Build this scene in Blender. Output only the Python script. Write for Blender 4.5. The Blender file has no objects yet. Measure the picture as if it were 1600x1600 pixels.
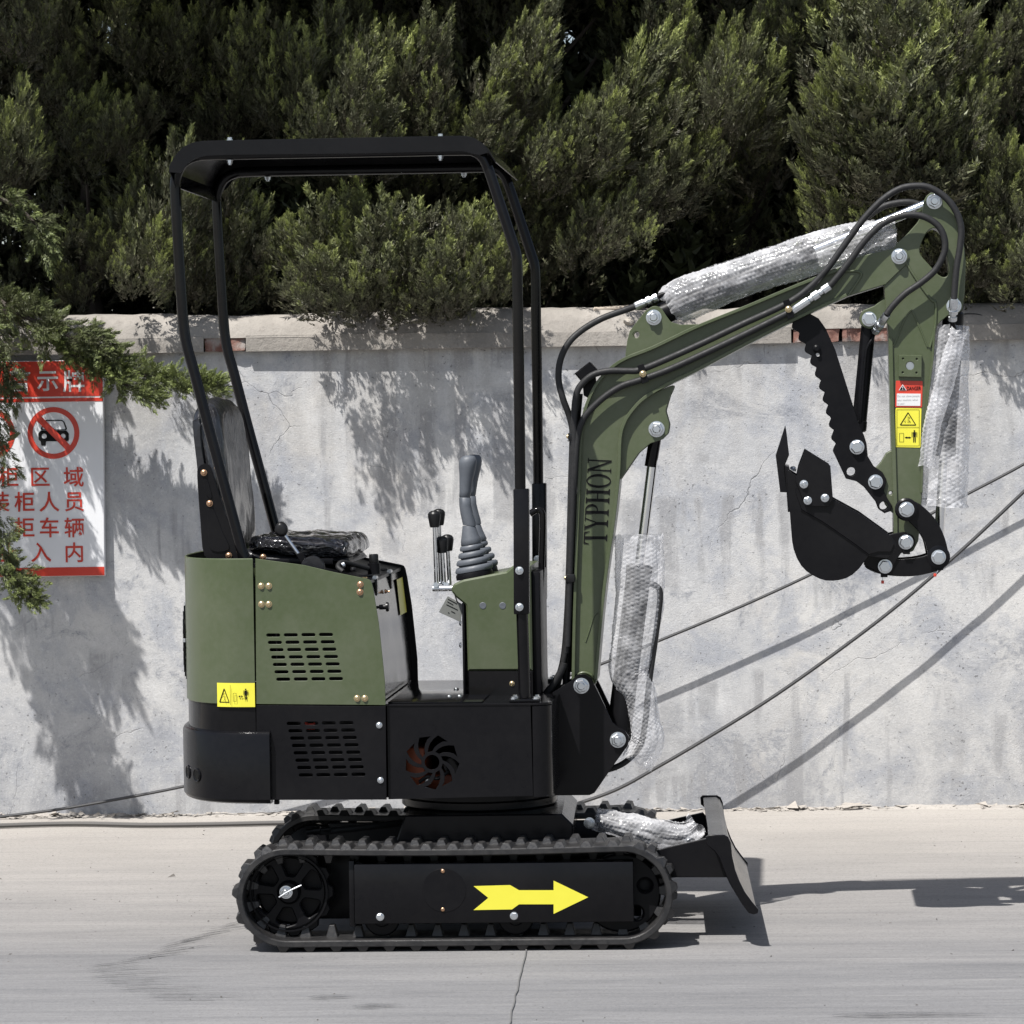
import bpy, bmesh, math, random
import numpy as np
from mathutils import Vector, Matrix, noise as mnoise
from mathutils.geometry import tessellate_polygon

SC = bpy.context.scene
COL = SC.collection
R = math.radians

# ------------------------------------------------------------------ camera
F = 5175.0                      # focal length in pixels of the 1600 px photograph
YAW, PITCH, ROLL = R(2.32), math.atan(160 / F), R(0.85)
FWD0 = Vector((-math.sin(YAW) * math.cos(PITCH), math.cos(YAW) * math.cos(PITCH), -math.sin(PITCH)))
RT0 = Vector((math.cos(YAW), math.sin(YAW), 0))
UP0 = RT0.cross(FWD0)
RT = RT0 * math.cos(ROLL) - UP0 * math.sin(ROLL)
UP = RT0 * math.sin(ROLL) + UP0 * math.cos(ROLL)
FWD = FWD0
YN = 0.465                      # half width over the tracks


def pix_dir(px, py):
    return FWD + RT * ((px - 800) / F) + UP * ((800 - py) / F)


CAM = Vector((0, -YN, 0)) - pix_dir(705, 1487) * 9.0
cam_d = bpy.data.cameras.new('camera')
cam_d.sensor_width = 36.0
cam_d.lens = F / 1600 * 36.0
cam_d.clip_start, cam_d.clip_end = 0.1, 1000
cam = bpy.data.objects.new('camera', cam_d)
cam.matrix_world = Matrix(((RT.x, UP.x, -FWD.x, CAM.x), (RT.y, UP.y, -FWD.y, CAM.y), (RT.z, UP.z, -FWD.z, CAM.z), (0, 0, 0, 1)))
COL.objects.link(cam)
SC.camera = cam

# ------------------------------------------------------------------ sky, sun, exposure
TO_SUN = Vector((-0.34, -0.45, 1.0)).normalized()
wd = bpy.data.worlds.new('World')
SC.world = wd
wd.use_nodes = True
nt = wd.node_tree
sky = nt.nodes.new('ShaderNodeTexSky')
sky.sky_type = 'NISHITA'
sky.sun_disc = False
sky.sun_elevation = math.asin(TO_SUN.z)
sky.sun_rotation = math.atan2(TO_SUN.x, TO_SUN.y)
sky.air_density, sky.dust_density, sky.ozone_density = 1.0, 1.5, 1.0
bg = nt.nodes['Background']
bg.inputs['Strength'].default_value = 0.07
hs = nt.nodes.new('ShaderNodeHueSaturation')      # sky blue toned down so shadows come out neutral
hs.inputs['Saturation'].default_value = 0.7
nt.links.new(sky.outputs[0], hs.inputs['Color'])
nt.links.new(hs.outputs[0], bg.inputs['Color'])
sun_d = bpy.data.lights.new('sun', 'SUN')
sun_d.energy = 4.0
sun_d.angle = R(0.53)
sun_d.color = (1.0, 0.972, 0.935)
sun = bpy.data.objects.new('sun', sun_d)
sun.rotation_euler = (-TO_SUN).to_track_quat('-Z', 'Y').to_euler()
sun.location = (-3, -4, 9)
COL.objects.link(sun)
SC.view_settings.view_transform = 'Standard'
SC.view_settings.look = 'None'
SC.view_settings.exposure = 0.95
SC.view_settings.gamma = 1.0
SC.view_settings.use_curve_mapping = False
SC.render.engine = 'CYCLES'
SC.cycles.max_bounces = 8
SC.cycles.transparent_max_bounces = 16
SC.cycles.caustics_reflective = False
SC.cycles.caustics_refractive = False
SC.cycles.sample_clamp_indirect = 6.0

# ------------------------------------------------------------------ frames and picking of points on real planes
class Frame:
    def __init__(self, mat):
        self.mat, self.inv = mat, mat.inverted()
        self.c = self.inv @ CAM

    def at(self, px, py, y):
        """point of the plane y = const (in this frame) seen at a pixel of the photograph"""
        d = self.inv.to_3x3() @ pix_dir(px, py)
        return self.c + d * ((y - self.c.y) / d.y)


WF = Frame(Matrix.Identity(4))
SLEW = Matrix.Translation((0.06, 0, 0)) @ Matrix.Rotation(R(-2.4), 4, 'Z') @ Matrix.Translation((-0.06, 0, 0))
UF = Frame(SLEW)                # the house of the digger is slewed a little on its tracks
PXM = 1 / 575.0                 # metres per pixel at the near side of the machine


def on_ground(px, py, z=0.0):
    d = pix_dir(px, py)
    return CAM + d * ((z - CAM.z) / d.z)


# ------------------------------------------------------------------ objects
def link(name, me, parent=None, mat=None, frame=None):
    o = bpy.data.objects.new(name, me)
    COL.objects.link(o)
    if mat is not None and me is not None and not me.materials:
        me.materials.append(mat)
    if parent is not None:
        o.parent = parent
    if frame is not None and (parent is None or parent.parent is None and parent.type == 'EMPTY'):
        o.matrix_basis = frame.mat.copy()
    return o


def finish(me, angle=35):
    me.polygons.foreach_set('use_smooth', [True] * len(me.polygons))
    me.update()
    me.set_sharp_from_angle(angle=R(angle))
    return me


def mesh_of(name, verts, faces, angle=35, recalc=True):
    me = bpy.data.meshes.new(name)
    me.from_pydata([tuple(v) for v in verts], [], faces)
    if recalc:
        bm = bmesh.new()
        bm.from_mesh(me)
        bmesh.ops.recalc_face_normals(bm, faces=bm.faces)
        bm.to_mesh(me)
        bm.free()
    return finish(me, angle)


def thing(name, label, cat, loc=(0, 0, 0), group=None):
    o = bpy.data.objects.new(name, None)
    o.empty_display_size = 0.1
    COL.objects.link(o)
    o.location = loc
    tag(o, label, cat, group)
    return o


def tag(o, label=None, cat=None, group=None, kind=None):
    for k, v in (('label', label), ('category', cat), ('group', group), ('kind', kind)):
        if v:
            o[k] = v
    return o


def area2(p):
    return sum(p[i][0] * p[(i + 1) % len(p)][1] - p[(i + 1) % len(p)][0] * p[i][1] for i in range(len(p)))


def inset(loop, b):
    n = len(loop)
    out = []
    for i in range(n):
        p, q, r_ = loop[i - 1], loop[i], loop[(i + 1) % n]
        e1 = Vector((q[0] - p[0], q[1] - p[1]))
        e2 = Vector((r_[0] - q[0], r_[1] - q[1]))
        if e1.length < 1e-9 or e2.length < 1e-9:
            out.append(q)
            continue
        e1.normalize(); e2.normalize()
        n1, n2 = Vector((-e1.y, e1.x)), Vector((-e2.y, e2.x))
        m = n1 + n2
        if m.length < 1e-6:
            out.append(q)
            continue
        m.normalize()
        k = b / max(0.35, m.dot(n1))
        out.append((q[0] + m.x * k, q[1] + m.y * k))
    return out


def slab(loops, y0, y1, b=0.0015, angle=35, name='plate'):
    """loops in (x, z): the first is the outline, the others are holes; solid from y0 to y1 with chamfered edges"""
    L = []
    for i, lp in enumerate(loops):
        lp = [tuple(p) for p in lp]
        if (area2(lp) > 0) != (i == 0):
            lp = lp[::-1]
        L.append(lp)
    if abs(y1 - y0) < 4 * b:
        b = abs(y1 - y0) / 6
    s = 1 if y1 > y0 else -1
    verts, faces = [], []
    lev = [(b, y0), (0, y0 + s * b), (0, y1 - s * b), (b, y1)]
    starts = []
    for ins, y in lev:
        st = []
        for lp in L:
            st.append(len(verts))
            pts = inset(lp, ins) if ins else lp
            verts += [(p[0], y, p[1]) for p in pts]
        starts.append(st)
    tri = tessellate_polygon([[Vector((p[0], p[1], 0)) for p in inset(lp, b)] for lp in L])
    base3 = starts[3][0]
    for t in tri:
        faces.append(tuple(t))
        faces.append(tuple(base3 + i for i in reversed(t)))
    for a in range(3):
        for k, lp in enumerate(L):
            n = len(lp)
            for i in range(n):
                j = (i + 1) % n
                faces.append((starts[a][k] + i, starts[a][k] + j, starts[a + 1][k] + j, starts[a + 1][k] + i))
    return mesh_of(name, verts, faces, angle)


def smooth_loop(pts, n=4, closed=True):
    out = []
    m = len(pts)
    P = [Vector(p) for p in pts]
    rng = range(m) if closed else range(m - 1)
    for i in rng:
        if closed:
            a, b, c, d = P[i - 1], P[i], P[(i + 1) % m], P[(i + 2) % m]
        else:
            a, b, c, d = P[max(i - 1, 0)], P[i], P[i + 1], P[min(i + 2, m - 1)]
        for k in range(n):
            t = k / n
            out.append(0.5 * ((2 * b) + (c - a) * t + (2 * a - 5 * b + 4 * c - d) * t * t + (3 * b - a - 3 * c + d) * t ** 3))
    if not closed:
        out.append(P[-1])
    return out


def fillet(pts, rad, seg=4):
    """round the corners of a polygon; rad is one radius or a list"""
    out = []
    n = len(pts)
    for i in range(n):
        r_ = rad[i] if isinstance(rad, (list, tuple)) else rad
        p, q, s = Vector(pts[i - 1]), Vector(pts[i]), Vector(pts[(i + 1) % n])
        a, b = p - q, s - q
        if r_ <= 0 or a.length < 1e-9 or b.length < 1e-9:
            out.append(tuple(q))
            continue
        ang = a.angle(b)
        if ang > R(172):
            out.append(tuple(q))
            continue
        d = min(r_ / math.tan(ang / 2), a.length * 0.48, b.length * 0.48)
        A, B = q + a.normalized() * d, q + b.normalized() * d
        for k in range(seg + 1):
            t = k / seg
            out.append(tuple((1 - t) ** 2 * A + 2 * t * (1 - t) * q + t * t * B))
    return out


def circ(cx, cy, r_, n=20, a0=0):
    return [(cx + r_ * math.cos(a0 + 2 * math.pi * i / n), cy + r_ * math.sin(a0 + 2 * math.pi * i / n)) for i in range(n)]


def to_xz(pts, y, fr):
    out = []
    for p in pts:
        v = fr.at(p[0], p[1], y)
        out.append((v.x, v.z))
    return out


def plate(name, pts, y0, y1, mat, parent, holes=(), b=0.0015, fr=UF, angle=35):
    """a plate traced in photograph pixels on its near face y0"""
    loops = [to_xz(pts, y0, fr)] + [to_xz(h, y0, fr) for h in holes]
    return link(name, slab(loops, y0, y1, b, angle, name), parent, mat, fr)


def strip(name, pts, t, y0, y1, mat, parent, fr=UF, yref=None):
    """flange: an open polyline in pixels thickened by t metres to the left of its direction"""
    P = to_xz(pts, y0 if yref is None else yref, fr)
    Q = []
    for i in range(len(P)):
        a, b = Vector(P[max(i - 1, 0)]), Vector(P[min(i + 1, len(P) - 1)])
        e = (b - a).normalized()
        Q.append((P[i][0] - e.y * t, P[i][1] + e.x * t))
    return link(name, slab([P + Q[::-1]], y0, y1, 0.001, 35, name), parent, mat, fr)


def loft(rings, caps=True, closed_u=False, name='loft', angle=40):
    n = len(rings[0])
    verts = [v for r_ in rings for v in r_]
    faces = []
    m = len(rings)
    for i in range(m if closed_u else m - 1):
        a, b = i * n, ((i + 1) % m) * n
        for k in range(n):
            l = (k + 1) % n
            faces.append((a + k, a + l, b + l, b + k))
    if caps and not closed_u:
        faces.append(tuple(range(n - 1, -1, -1)))
        faces.append(tuple((m - 1) * n + k for k in range(n)))
    return mesh_of(name, verts, faces, angle)


def frames_along(P):
    T = []
    for i in range(len(P)):
        T.append((P[min(i + 1, len(P) - 1)] - P[max(i - 1, 0)]).normalized())
    ref = Vector((0, 1, 0)) if abs(T[0].y) < 0.9 else Vector((0, 0, 1))
    nrm = (ref - T[0] * ref.dot(T[0])).normalized()
    out = []
    for t in T:
        nrm = (nrm - t * nrm.dot(t))
        nrm.normalize()
        out.append((nrm.copy(), t.cross(nrm)))
    return out


def tube_mesh(P, r_, n=12, name='tube'):
    P = [Vector(p) for p in P]
    rs = r_ if isinstance(r_, (list, tuple)) else [r_] * len(P)
    fr = frames_along(P)
    rings = []
    for p, (a, b), rr in zip(P, fr, rs):
        rings.append([p + a * (rr * math.cos(2 * math.pi * k / n)) + b * (rr * math.sin(2 * math.pi * k / n)) for k in range(n)])
    return loft(rings, name=name)


def tube(name, P, r_, mat, parent, fr=UF, smooth=6, n=12):
    P = [Vector(p) for p in P]
    if smooth and len(P) > 2:
        P = smooth_loop(P, smooth, closed=False)
    return link(name, tube_mesh(P, r_, n, name), parent, mat, fr)


def ptube(name, pts, r_, mat, parent, fr=UF, y=0.0, smooth=6, n=12):
    """tube through pixels; each pt is (px, py) or (px, py, y)"""
    return tube(name, [fr.at(p[0], p[1], p[2] if len(p) > 2 else y) for p in pts], r_, mat, parent, fr, smooth, n)


def lathe_mesh(prof, p0, axis, n=24, name='lathe', angle=30, caps=True):
    p0, axis = Vector(p0), Vector(axis).normalized()
    ref = Vector((0, 0, 1)) if abs(axis.z) < 0.9 else Vector((1, 0, 0))
    a = (ref - axis * ref.dot(axis)).normalized()
    b = axis.cross(a)
    rings = [[p0 + axis * h + a * (max(r_, 1e-5) * math.cos(2 * math.pi * k / n)) + b * (max(r_, 1e-5) * math.sin(2 * math.pi * k / n)) for k in range(n)] for r_, h in prof]
    return loft(rings, caps=caps, name=name, angle=angle)


def lathe(name, prof, p0, axis, mat, parent, fr=UF, n=24, caps=True):
    return link(name, lathe_mesh(prof, p0, axis, n, name, 30, caps), parent, mat, fr)


def box_mesh(x0, x1, y0, y1, z0, z1, b=0.003, seg=2, fn=None, name='box'):
    bm = bmesh.new()
    bmesh.ops.create_cube(bm, size=1)
    for v in bm.verts:
        v.co = Vector((x0 + (v.co.x + .5) * (x1 - x0), y0 + (v.co.y + .5) * (y1 - y0), z0 + (v.co.z + .5) * (z1 - z0)))
    if b:
        bmesh.ops.bevel(bm, geom=list(bm.edges), offset=b, segments=seg, profile=0.5, affect='EDGES')
    if fn:
        for v in bm.verts:
            v.co = fn(v.co)
    me = bpy.data.meshes.new(name)
    bm.to_mesh(me)
    bm.free()
    return finish(me, 40)


def box(name, x0, x1, y0, y1, z0, z1, mat, parent, b=0.003, fr=UF, seg=2, fn=None):
    return link(name, box_mesh(x0, x1, y0, y1, z0, z1, b, seg, fn, name), parent, mat, fr)


def pbox(name, px0, py0, px1, py1, y0, y1, mat, parent, b=0.003, fr=UF, seg=2):
    a, c = fr.at(px0, py0, y0), fr.at(px1, py1, y0)
    return box(name, min(a.x, c.x), max(a.x, c.x), y0, y1, min(a.z, c.z), max(a.z, c.z), mat, parent, b, fr, seg)


def sheet(name, path, z0, z1, t, mat, parent, fr=UF, b=0.002):
    """upright sheet metal following a plan path [(x, y)], thickness t to the left, from z0 to z1"""
    P = [Vector(p) for p in path]
    Q = []
    for i in range(len(P)):
        a, c = P[max(i - 1, 0)], P[min(i + 1, len(P) - 1)]
        e = (c - a).normalized()
        Q.append(P[i] + Vector((-e.y, e.x)) * t)
    lp = [tuple(p) for p in P] + [tuple(q) for q in Q[::-1]]
    me = slab([lp], z0, z1, b, 30, name)
    for v in me.vertices:            # slab() extrudes along y: turn it upright
        v.co = Vector((v.co.x, v.co.z, v.co.y))
    me.flip_normals()
    me.update()
    return link(name, me, parent, mat, fr)


# shared bolts: unit radius, axis along -y (towards the photographer)
def hex_bolt_mesh():
    V, Fc = [], []
    bm = bmesh.new()
    def ring(r_, y, n, a0=0):
        return [bm.verts.new((r_ * math.cos(a0 + 2 * math.pi * k / n), y, r_ * math.sin(a0 + 2 * math.pi * k / n))) for k in range(n)]
    def join(a, b):
        for k in range(len(a)):
            bm.faces.new((a[k], a[(k + 1) % len(a)], b[(k + 1) % len(b)], b[k]))
    w0, w1, w2 = ring(1.12, 0.05, 24), ring(1.12, -0.12, 24), ring(0.9, -0.14, 24)
    join(w0, w1); join(w1, w2); bm.faces.new(w2)
    h0, h1, h2 = ring(1.0, -0.13, 6), ring(1.0, -0.62, 6), ring(0.84, -0.72, 6)
    join(h0, h1); join(h1, h2); bm.faces.new(h2)
    bmesh.ops.recalc_face_normals(bm, faces=bm.faces)
    me = bpy.data.meshes.new('hex_bolt')
    bm.to_mesh(me); bm.free()
    return finish(me, 25)


def nut_mesh():
    bm = bmesh.new()
    def ring(r_, y, n):
        return [bm.verts.new((r_ * math.cos(2 * math.pi * k / n), y, r_ * math.sin(2 * math.pi * k / n))) for k in range(n)]
    def join(a, b):
        for k in range(len(a)):
            bm.faces.new((a[k], a[(k + 1) % len(a)], b[(k + 1) % len(b)], b[k]))
    w0, w1, w2 = ring(1.15, 0.05, 24), ring(1.15, -0.1, 24), ring(0.9, -0.12, 24)
    join(w0, w1); join(w1, w2); bm.faces.new(w2)
    h0, h1, h2 = ring(1.0, -0.11, 6), ring(1.0, -0.6, 6), ring(0.86, -0.68, 6)
    join(h0, h1); join(h1, h2); bm.faces.new(h2)
    s0, s1, s2 = ring(0.58, -0.6, 20), ring(0.58, -0.88, 20), ring(0.46, -1.0, 20)
    join(s0, s1); join(s1, s2); bm.faces.new(s2)
    bmesh.ops.recalc_face_normals(bm, faces=bm.faces)
    me = bpy.data.meshes.new('lock_nut')
    bm.to_mesh(me); bm.free()
    return finish(me, 25)


def dome_mesh():
    prof = [(1.25, 0.05), (1.25, -0.1), (1.0, -0.12), (1.0, -0.35), (0.92, -0.55), (0.7, -0.72), (0.42, -0.8), (0.42, -0.62), (0.0, -0.6)]
    return lathe_mesh([(r_, -h) for r_, h in prof], (0, 0, 0), (0, -1, 0), 20, 'dome_bolt')


_shared = {}


def bolt(px, py, y, rpx, mat, parent, kind='hex', fr=UF, rot=None, name='bolt', axis=None):
    key = (kind, mat.name)
    if key not in _shared:
        me = {'hex': hex_bolt_mesh, 'nut': nut_mesh, 'dome': dome_mesh}[kind]()
        me.materials.append(mat)
        _shared[key] = me
    o = bpy.data.objects.new(name, _shared[key])
    COL.objects.link(o)
    o.parent = parent
    p = fr.at(px, py, y)
    s = rpx * PXM
    m = Matrix.Translation(p)
    if axis is not None:
        m = m @ Vector((0, -1, 0)).rotation_difference(Vector(axis)).to_matrix().to_4x4()
    m = m @ Matrix.Rotation(rot if rot is not None else random.uniform(0, 1), 4, 'Y') @ Matrix.Scale(s, 4)
    top = parent.type == 'EMPTY' and parent.parent is None
    o.matrix_basis = (fr.mat @ m) if top else m
    return o


def tri_soup(name, V, mat, tint=None):
    """V: (n, 3, 3) array of triangles"""
    n = len(V)
    me = bpy.data.meshes.new(name)
    me.vertices.add(n * 3)
    me.vertices.foreach_set('co', np.ascontiguousarray(V, dtype=np.float32).ravel())
    me.loops.add(n * 3)
    me.loops.foreach_set('vertex_index', np.arange(n * 3, dtype=np.int32))
    me.polygons.add(n)
    me.polygons.foreach_set('loop_start', np.arange(0, n * 3, 3, dtype=np.int32))
    if tint is not None:
        a = me.attributes.new('tint', 'FLOAT', 'POINT')
        a.data.foreach_set('value', np.repeat(np.asarray(tint, dtype=np.float32), 3))
    me.update()
    me.validate()
    me.materials.append(mat)
    return me


def grid_mesh(name, V, mat=None, angle=60):
    """V: (m, n, 3) array of a surface"""
    m, n = V.shape[:2]
    idx = np.arange(m * n).reshape(m, n)
    q = np.stack([idx[:-1, :-1], idx[1:, :-1], idx[1:, 1:], idx[:-1, 1:]], -1).reshape(-1, 4)
    me = bpy.data.meshes.new(name)
    me.vertices.add(m * n)
    me.vertices.foreach_set('co', np.ascontiguousarray(V, dtype=np.float32).ravel())
    me.loops.add(len(q) * 4)
    me.loops.foreach_set('vertex_index', q.astype(np.int32).ravel())
    me.polygons.add(len(q))
    me.polygons.foreach_set('loop_start', np.arange(0, len(q) * 4, 4, dtype=np.int32))
    me.polygons.foreach_set('use_smooth', np.ones(len(q), dtype=bool))
    me.update()
    me.validate()
    if mat:
        me.materials.append(mat)
    return me


def text_loops_mesh(s, size, offset=0.0):
    cu = bpy.data.curves.new('txt', 'FONT')
    cu.body = s
    cu.size = size
    cu.align_x, cu.align_y = 'CENTER', 'CENTER'
    cu.fill_mode = 'FRONT'
    cu.offset = offset
    cu.resolution_u = 4
    ob = bpy.data.objects.new('txt', cu)
    COL.objects.link(ob)
    bpy.context.view_layer.update()
    dg = bpy.context.evaluated_depsgraph_get()
    me = bpy.data.meshes.new_from_object(ob.evaluated_get(dg))
    bpy.data.objects.remove(ob)
    bpy.data.curves.remove(cu)
    me.materials.clear()
    return me


def print_text(name, s, px, py, y, hpx, mat, parent, fr, scale=1.0, offset=0.0, sx=1.0, rot=0.0, center=True):
    """flat printed characters; hpx is about the height of a capital in pixels"""
    p = fr.at(px, py, y)
    q = fr.at(px, py - hpx, y)
    me = text_loops_mesh(s, (q - p).length * 1.37 * scale, offset)
    if center and len(me.vertices):
        xs = [v.co.x for v in me.vertices]; ys = [v.co.y for v in me.vertices]
        cx, cy = (min(xs) + max(xs)) / 2, (min(ys) + max(ys)) / 2
    else:
        cx = cy = 0
    ca, sa = math.cos(rot), math.sin(rot)
    for v in me.vertices:
        a, b = (v.co.x - cx) * sx, v.co.y - cy
        v.co = Vector((p.x + a * ca - b * sa, y, p.z + a * sa + b * ca))
    return link(name, me, parent, mat, fr)

# ------------------------------------------------------------------ materials
class NB:
    """small node builder"""
    def __init__(self, name):
        self.m = bpy.data.materials.new(name)
        self.m.use_nodes = True
        self.t = self.m.node_tree
        self.b = self.t.nodes['Principled BSDF']
        self.out = self.t.nodes['Material Output']

    def n(self, typ, **kw):
        nd = self.t.nodes.new(typ)
        for k, v in kw.items():
            setattr(nd, k, v)
        return nd

    def l(self, a, b):
        self.t.links.new(a, b)
        return b

    def set(self, **kw):
        for k, v in kw.items():
            i = self.b.inputs[k.replace('_', ' ')]
            i.default_value = (*v, 1) if isinstance(v, tuple) and len(v) == 3 and i.type == 'RGBA' else v
        return self

    def coord(self, scale=(1, 1, 1), what='Object', loc=(0, 0, 0)):
        tc = self.n('ShaderNodeTexCoord')
        mp = self.n('ShaderNodeMapping')
        mp.inputs['Scale'].default_value = scale
        mp.inputs['Location'].default_value = loc
        self.l(tc.outputs[what], mp.inputs['Vector'])
        return mp.outputs[0]

    def noise(self, vec, scale=5, detail=4, rough=0.55, dist=0.0):
        nd = self.n('ShaderNodeTexNoise')
        nd.inputs['Scale'].default_value = scale
        nd.inputs['Detail'].default_value = detail
        nd.inputs['Roughness'].default_value = rough
        nd.inputs['Distortion'].default_value = dist
        self.l(vec, nd.inputs['Vector'])
        return nd.outputs[0]

    def voro(self, vec, scale=5, feature='F1', out='Distance', rnd=1.0):
        nd = self.n('ShaderNodeTexVoronoi', feature=feature)
        nd.inputs['Scale'].default_value = scale
        nd.inputs['Randomness'].default_value = rnd
        self.l(vec, nd.inputs['Vector'])
        return nd.outputs[out]

    def ramp(self, fac, *stops):
        nd = self.n('ShaderNodeValToRGB')
        e = nd.color_ramp.elements
        while len(e) < len(stops):
            e.new(0.5)
        for el, (p, c) in zip(e, stops):
            el.position = p
            el.color = (c, c, c, 1) if isinstance(c, (int, float)) else (*c, 1)
        self.l(fac, nd.inputs[0])
        return nd.outputs[0]

    def mix(self, fac, a, b, mode='MIX'):
        nd = self.n('ShaderNodeMix', data_type='RGBA', blend_type=mode)
        for sock, v in ((nd.inputs[0], fac), (nd.inputs[6], a), (nd.inputs[7], b)):
            if isinstance(v, bpy.types.NodeSocket):
                self.l(v, sock)
            elif isinstance(v, tuple):
                sock.default_value = (*v, 1)
            else:
                sock.default_value = v if sock is nd.inputs[0] else (v, v, v, 1)
        return nd.outputs[2]

    def math(self, op, a, b=0.0, clamp=False):
        nd = self.n('ShaderNodeMath', operation=op, use_clamp=clamp)
        for sock, v in zip(nd.inputs, (a, b)):
            if isinstance(v, bpy.types.NodeSocket):
                self.l(v, sock)
            else:
                sock.default_value = v
        return nd.outputs[0]

    def bump(self, h, strength=0.3, dist=0.01, prev=None):
        nd = self.n('ShaderNodeBump')
        nd.inputs['Strength'].default_value = strength
        nd.inputs['Distance'].default_value = dist
        self.l(h, nd.inputs['Height'])
        if prev is not None:
            self.l(prev, nd.inputs['Normal'])
        self.l(nd.outputs[0], self.b.inputs['Normal'])
        return nd.outputs[0]

    def sep(self, vec):
        nd = self.n('ShaderNodeSeparateXYZ')
        self.l(vec, nd.inputs[0])
        return nd.outputs


def paint(name, col, rough=0.28, coat=0.25, dust=0.12, dustcol=(0.30, 0.28, 0.25), peel=0.05, spec=0.5):
    k = NB(name)
    v = k.coord()
    n1 = k.noise(v, 4.5, 5, 0.6)
    n2 = k.noise(v, 60, 3, 0.6)
    d = k.math('MULTIPLY', k.ramp(n1, (0.42, 0), (0.72, 1)), dust)
    c = k.mix(d, col, dustcol)
    c = k.mix(k.math('MULTIPLY', k.ramp(n2, (0.35, 0), (0.75, 1)), dust * 0.5), c, dustcol)
    k.l(c, k.b.inputs['Base Color'])
    k.l(k.ramp(k.math('ADD', k.math('MULTIPLY', n1, 0.7), k.math('MULTIPLY', n2, 0.3)), (0.3, rough * 0.8), (0.7, rough * 1.35)), k.b.inputs['Roughness'])
    k.set(Coat_Weight=coat, Coat_Roughness=0.12, Specular_IOR_Level=spec)
    if peel:
        nb_ = k.bump(k.noise(v, 3.4, 2, 0.5), 0.10, 0.03)
        k.bump(k.noise(v, 220, 2, 0.5), peel, 0.002, nb_)
    return k.m


def simple(name, col, rough=0.5, metal=0.0, noise_amt=0.15, scale=30, bump=0.0, spec=0.5):
    k = NB(name)
    v = k.coord()
    n1 = k.noise(v, scale, 4, 0.6)
    c = k.mix(n1, tuple(x * (1 - noise_amt) for x in col), tuple(min(1, x * (1 + noise_amt)) for x in col))
    k.l(c, k.b.inputs['Base Color'])
    k.l(k.ramp(n1, (0.3, rough * 0.85), (0.7, min(1, rough * 1.2))), k.b.inputs['Roughness'])
    k.set(Metallic=metal, Specular_IOR_Level=spec)
    if bump:
        k.bump(n1, bump, 0.003)
    return k.m


M = {}
M['green'] = paint('olive_green_paint', (0.058, 0.075, 0.035), 0.34, 0.12, 0.08, (0.30, 0.28, 0.25), 0.05, 0.4)
M['black'] = paint('satin_black_paint', (0.0045, 0.0045, 0.0055), 0.2, 0.02, 0.02, (0.14, 0.13, 0.12), 0.05, 0.17)
M['gloss'] = paint('gloss_black_paint', (0.0035, 0.0035, 0.0042), 0.11, 0.05, 0.012, (0.25, 0.23, 0.21), 0.02, 0.2)
M['matt'] = paint('flat_black_steel', (0.004, 0.004, 0.005), 0.34, 0.0, 0.02, (0.14, 0.13, 0.12), 0.05, 0.14)
M['chrome'] = simple('hard_chrome', (0.78, 0.79, 0.8), 0.14, 1.0, 0.04)
M['zinc'] = simple('zinc_plated_steel', (0.62, 0.64, 0.66), 0.3, 1.0, 0.12, 120)
M['brass'] = simple('yellow_zinc_steel', (0.58, 0.46, 0.27), 0.34, 1.0, 0.2, 120)
M['copper'] = simple('copper_coloured_zinc', (0.5, 0.31, 0.19), 0.36, 1.0, 0.2, 120)
M['hose'] = simple('black_hose_rubber', (0.018, 0.018, 0.0185), 0.55, 0, 0.25, 90, 0.2, 0.3)
M['grip'] = simple('grey_grip_rubber', (0.085, 0.094, 0.108), 0.5, 0, 0.1, 60, 0.05)
M['knob'] = simple('black_knob_plastic', (0.009, 0.009, 0.0095), 0.35, 0, 0.2, spec=0.3)
M['yellow'] = simple('yellow_sticker', (0.66, 0.61, 0.05), 0.4, 0, 0.03)
M['ink'] = simple('black_print', (0.006, 0.006, 0.006), 0.55, spec=0.12)
M['ink_grey'] = simple('faded_print', (0.35, 0.35, 0.36), 0.5)
M['red'] = simple('red_print', (0.52, 0.045, 0.025), 0.42, 0, 0.05)
M['sign_red'] = simple('sign_red_print', (0.50, 0.037, 0.018), 0.4, 0, 0.05)
M['white'] = simple('white_print', (0.62, 0.62, 0.62), 0.42, 0, 0.02)
M['signwhite'] = simple('white_sign_board', (0.68, 0.685, 0.70), 0.38, 0, 0.03, 6)
M['orange'] = simple('orange_engine_casting', (0.27, 0.06, 0.018), 0.55, 0, 0.35, 14, 0.1)
M['tag'] = simple('grey_card', (0.15, 0.155, 0.145), 0.55, 0, 0.1)
M['bark'] = simple('juniper_bark', (0.055, 0.044, 0.036), 0.9, 0, 0.45, 25, 0.6)
M['wood'] = simple('weathered_wood', (0.42, 0.36, 0.29), 0.85, 0, 0.3, 25, 0.4)
M['stone'] = simple('grit', (0.33, 0.30, 0.26), 0.9, 0, 0.4, 12, 0.4)
M['dark_stone'] = simple('dark_grit', (0.12, 0.11, 0.10), 0.9, 0, 0.5, 12, 0.4)
M['silver'] = simple('bright_plastic_trim', (0.7, 0.71, 0.73), 0.22, 1.0, 0.1)
M['cable'] = simple('black_cable', (0.03, 0.03, 0.032), 0.5, 0, 0.2)


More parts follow.
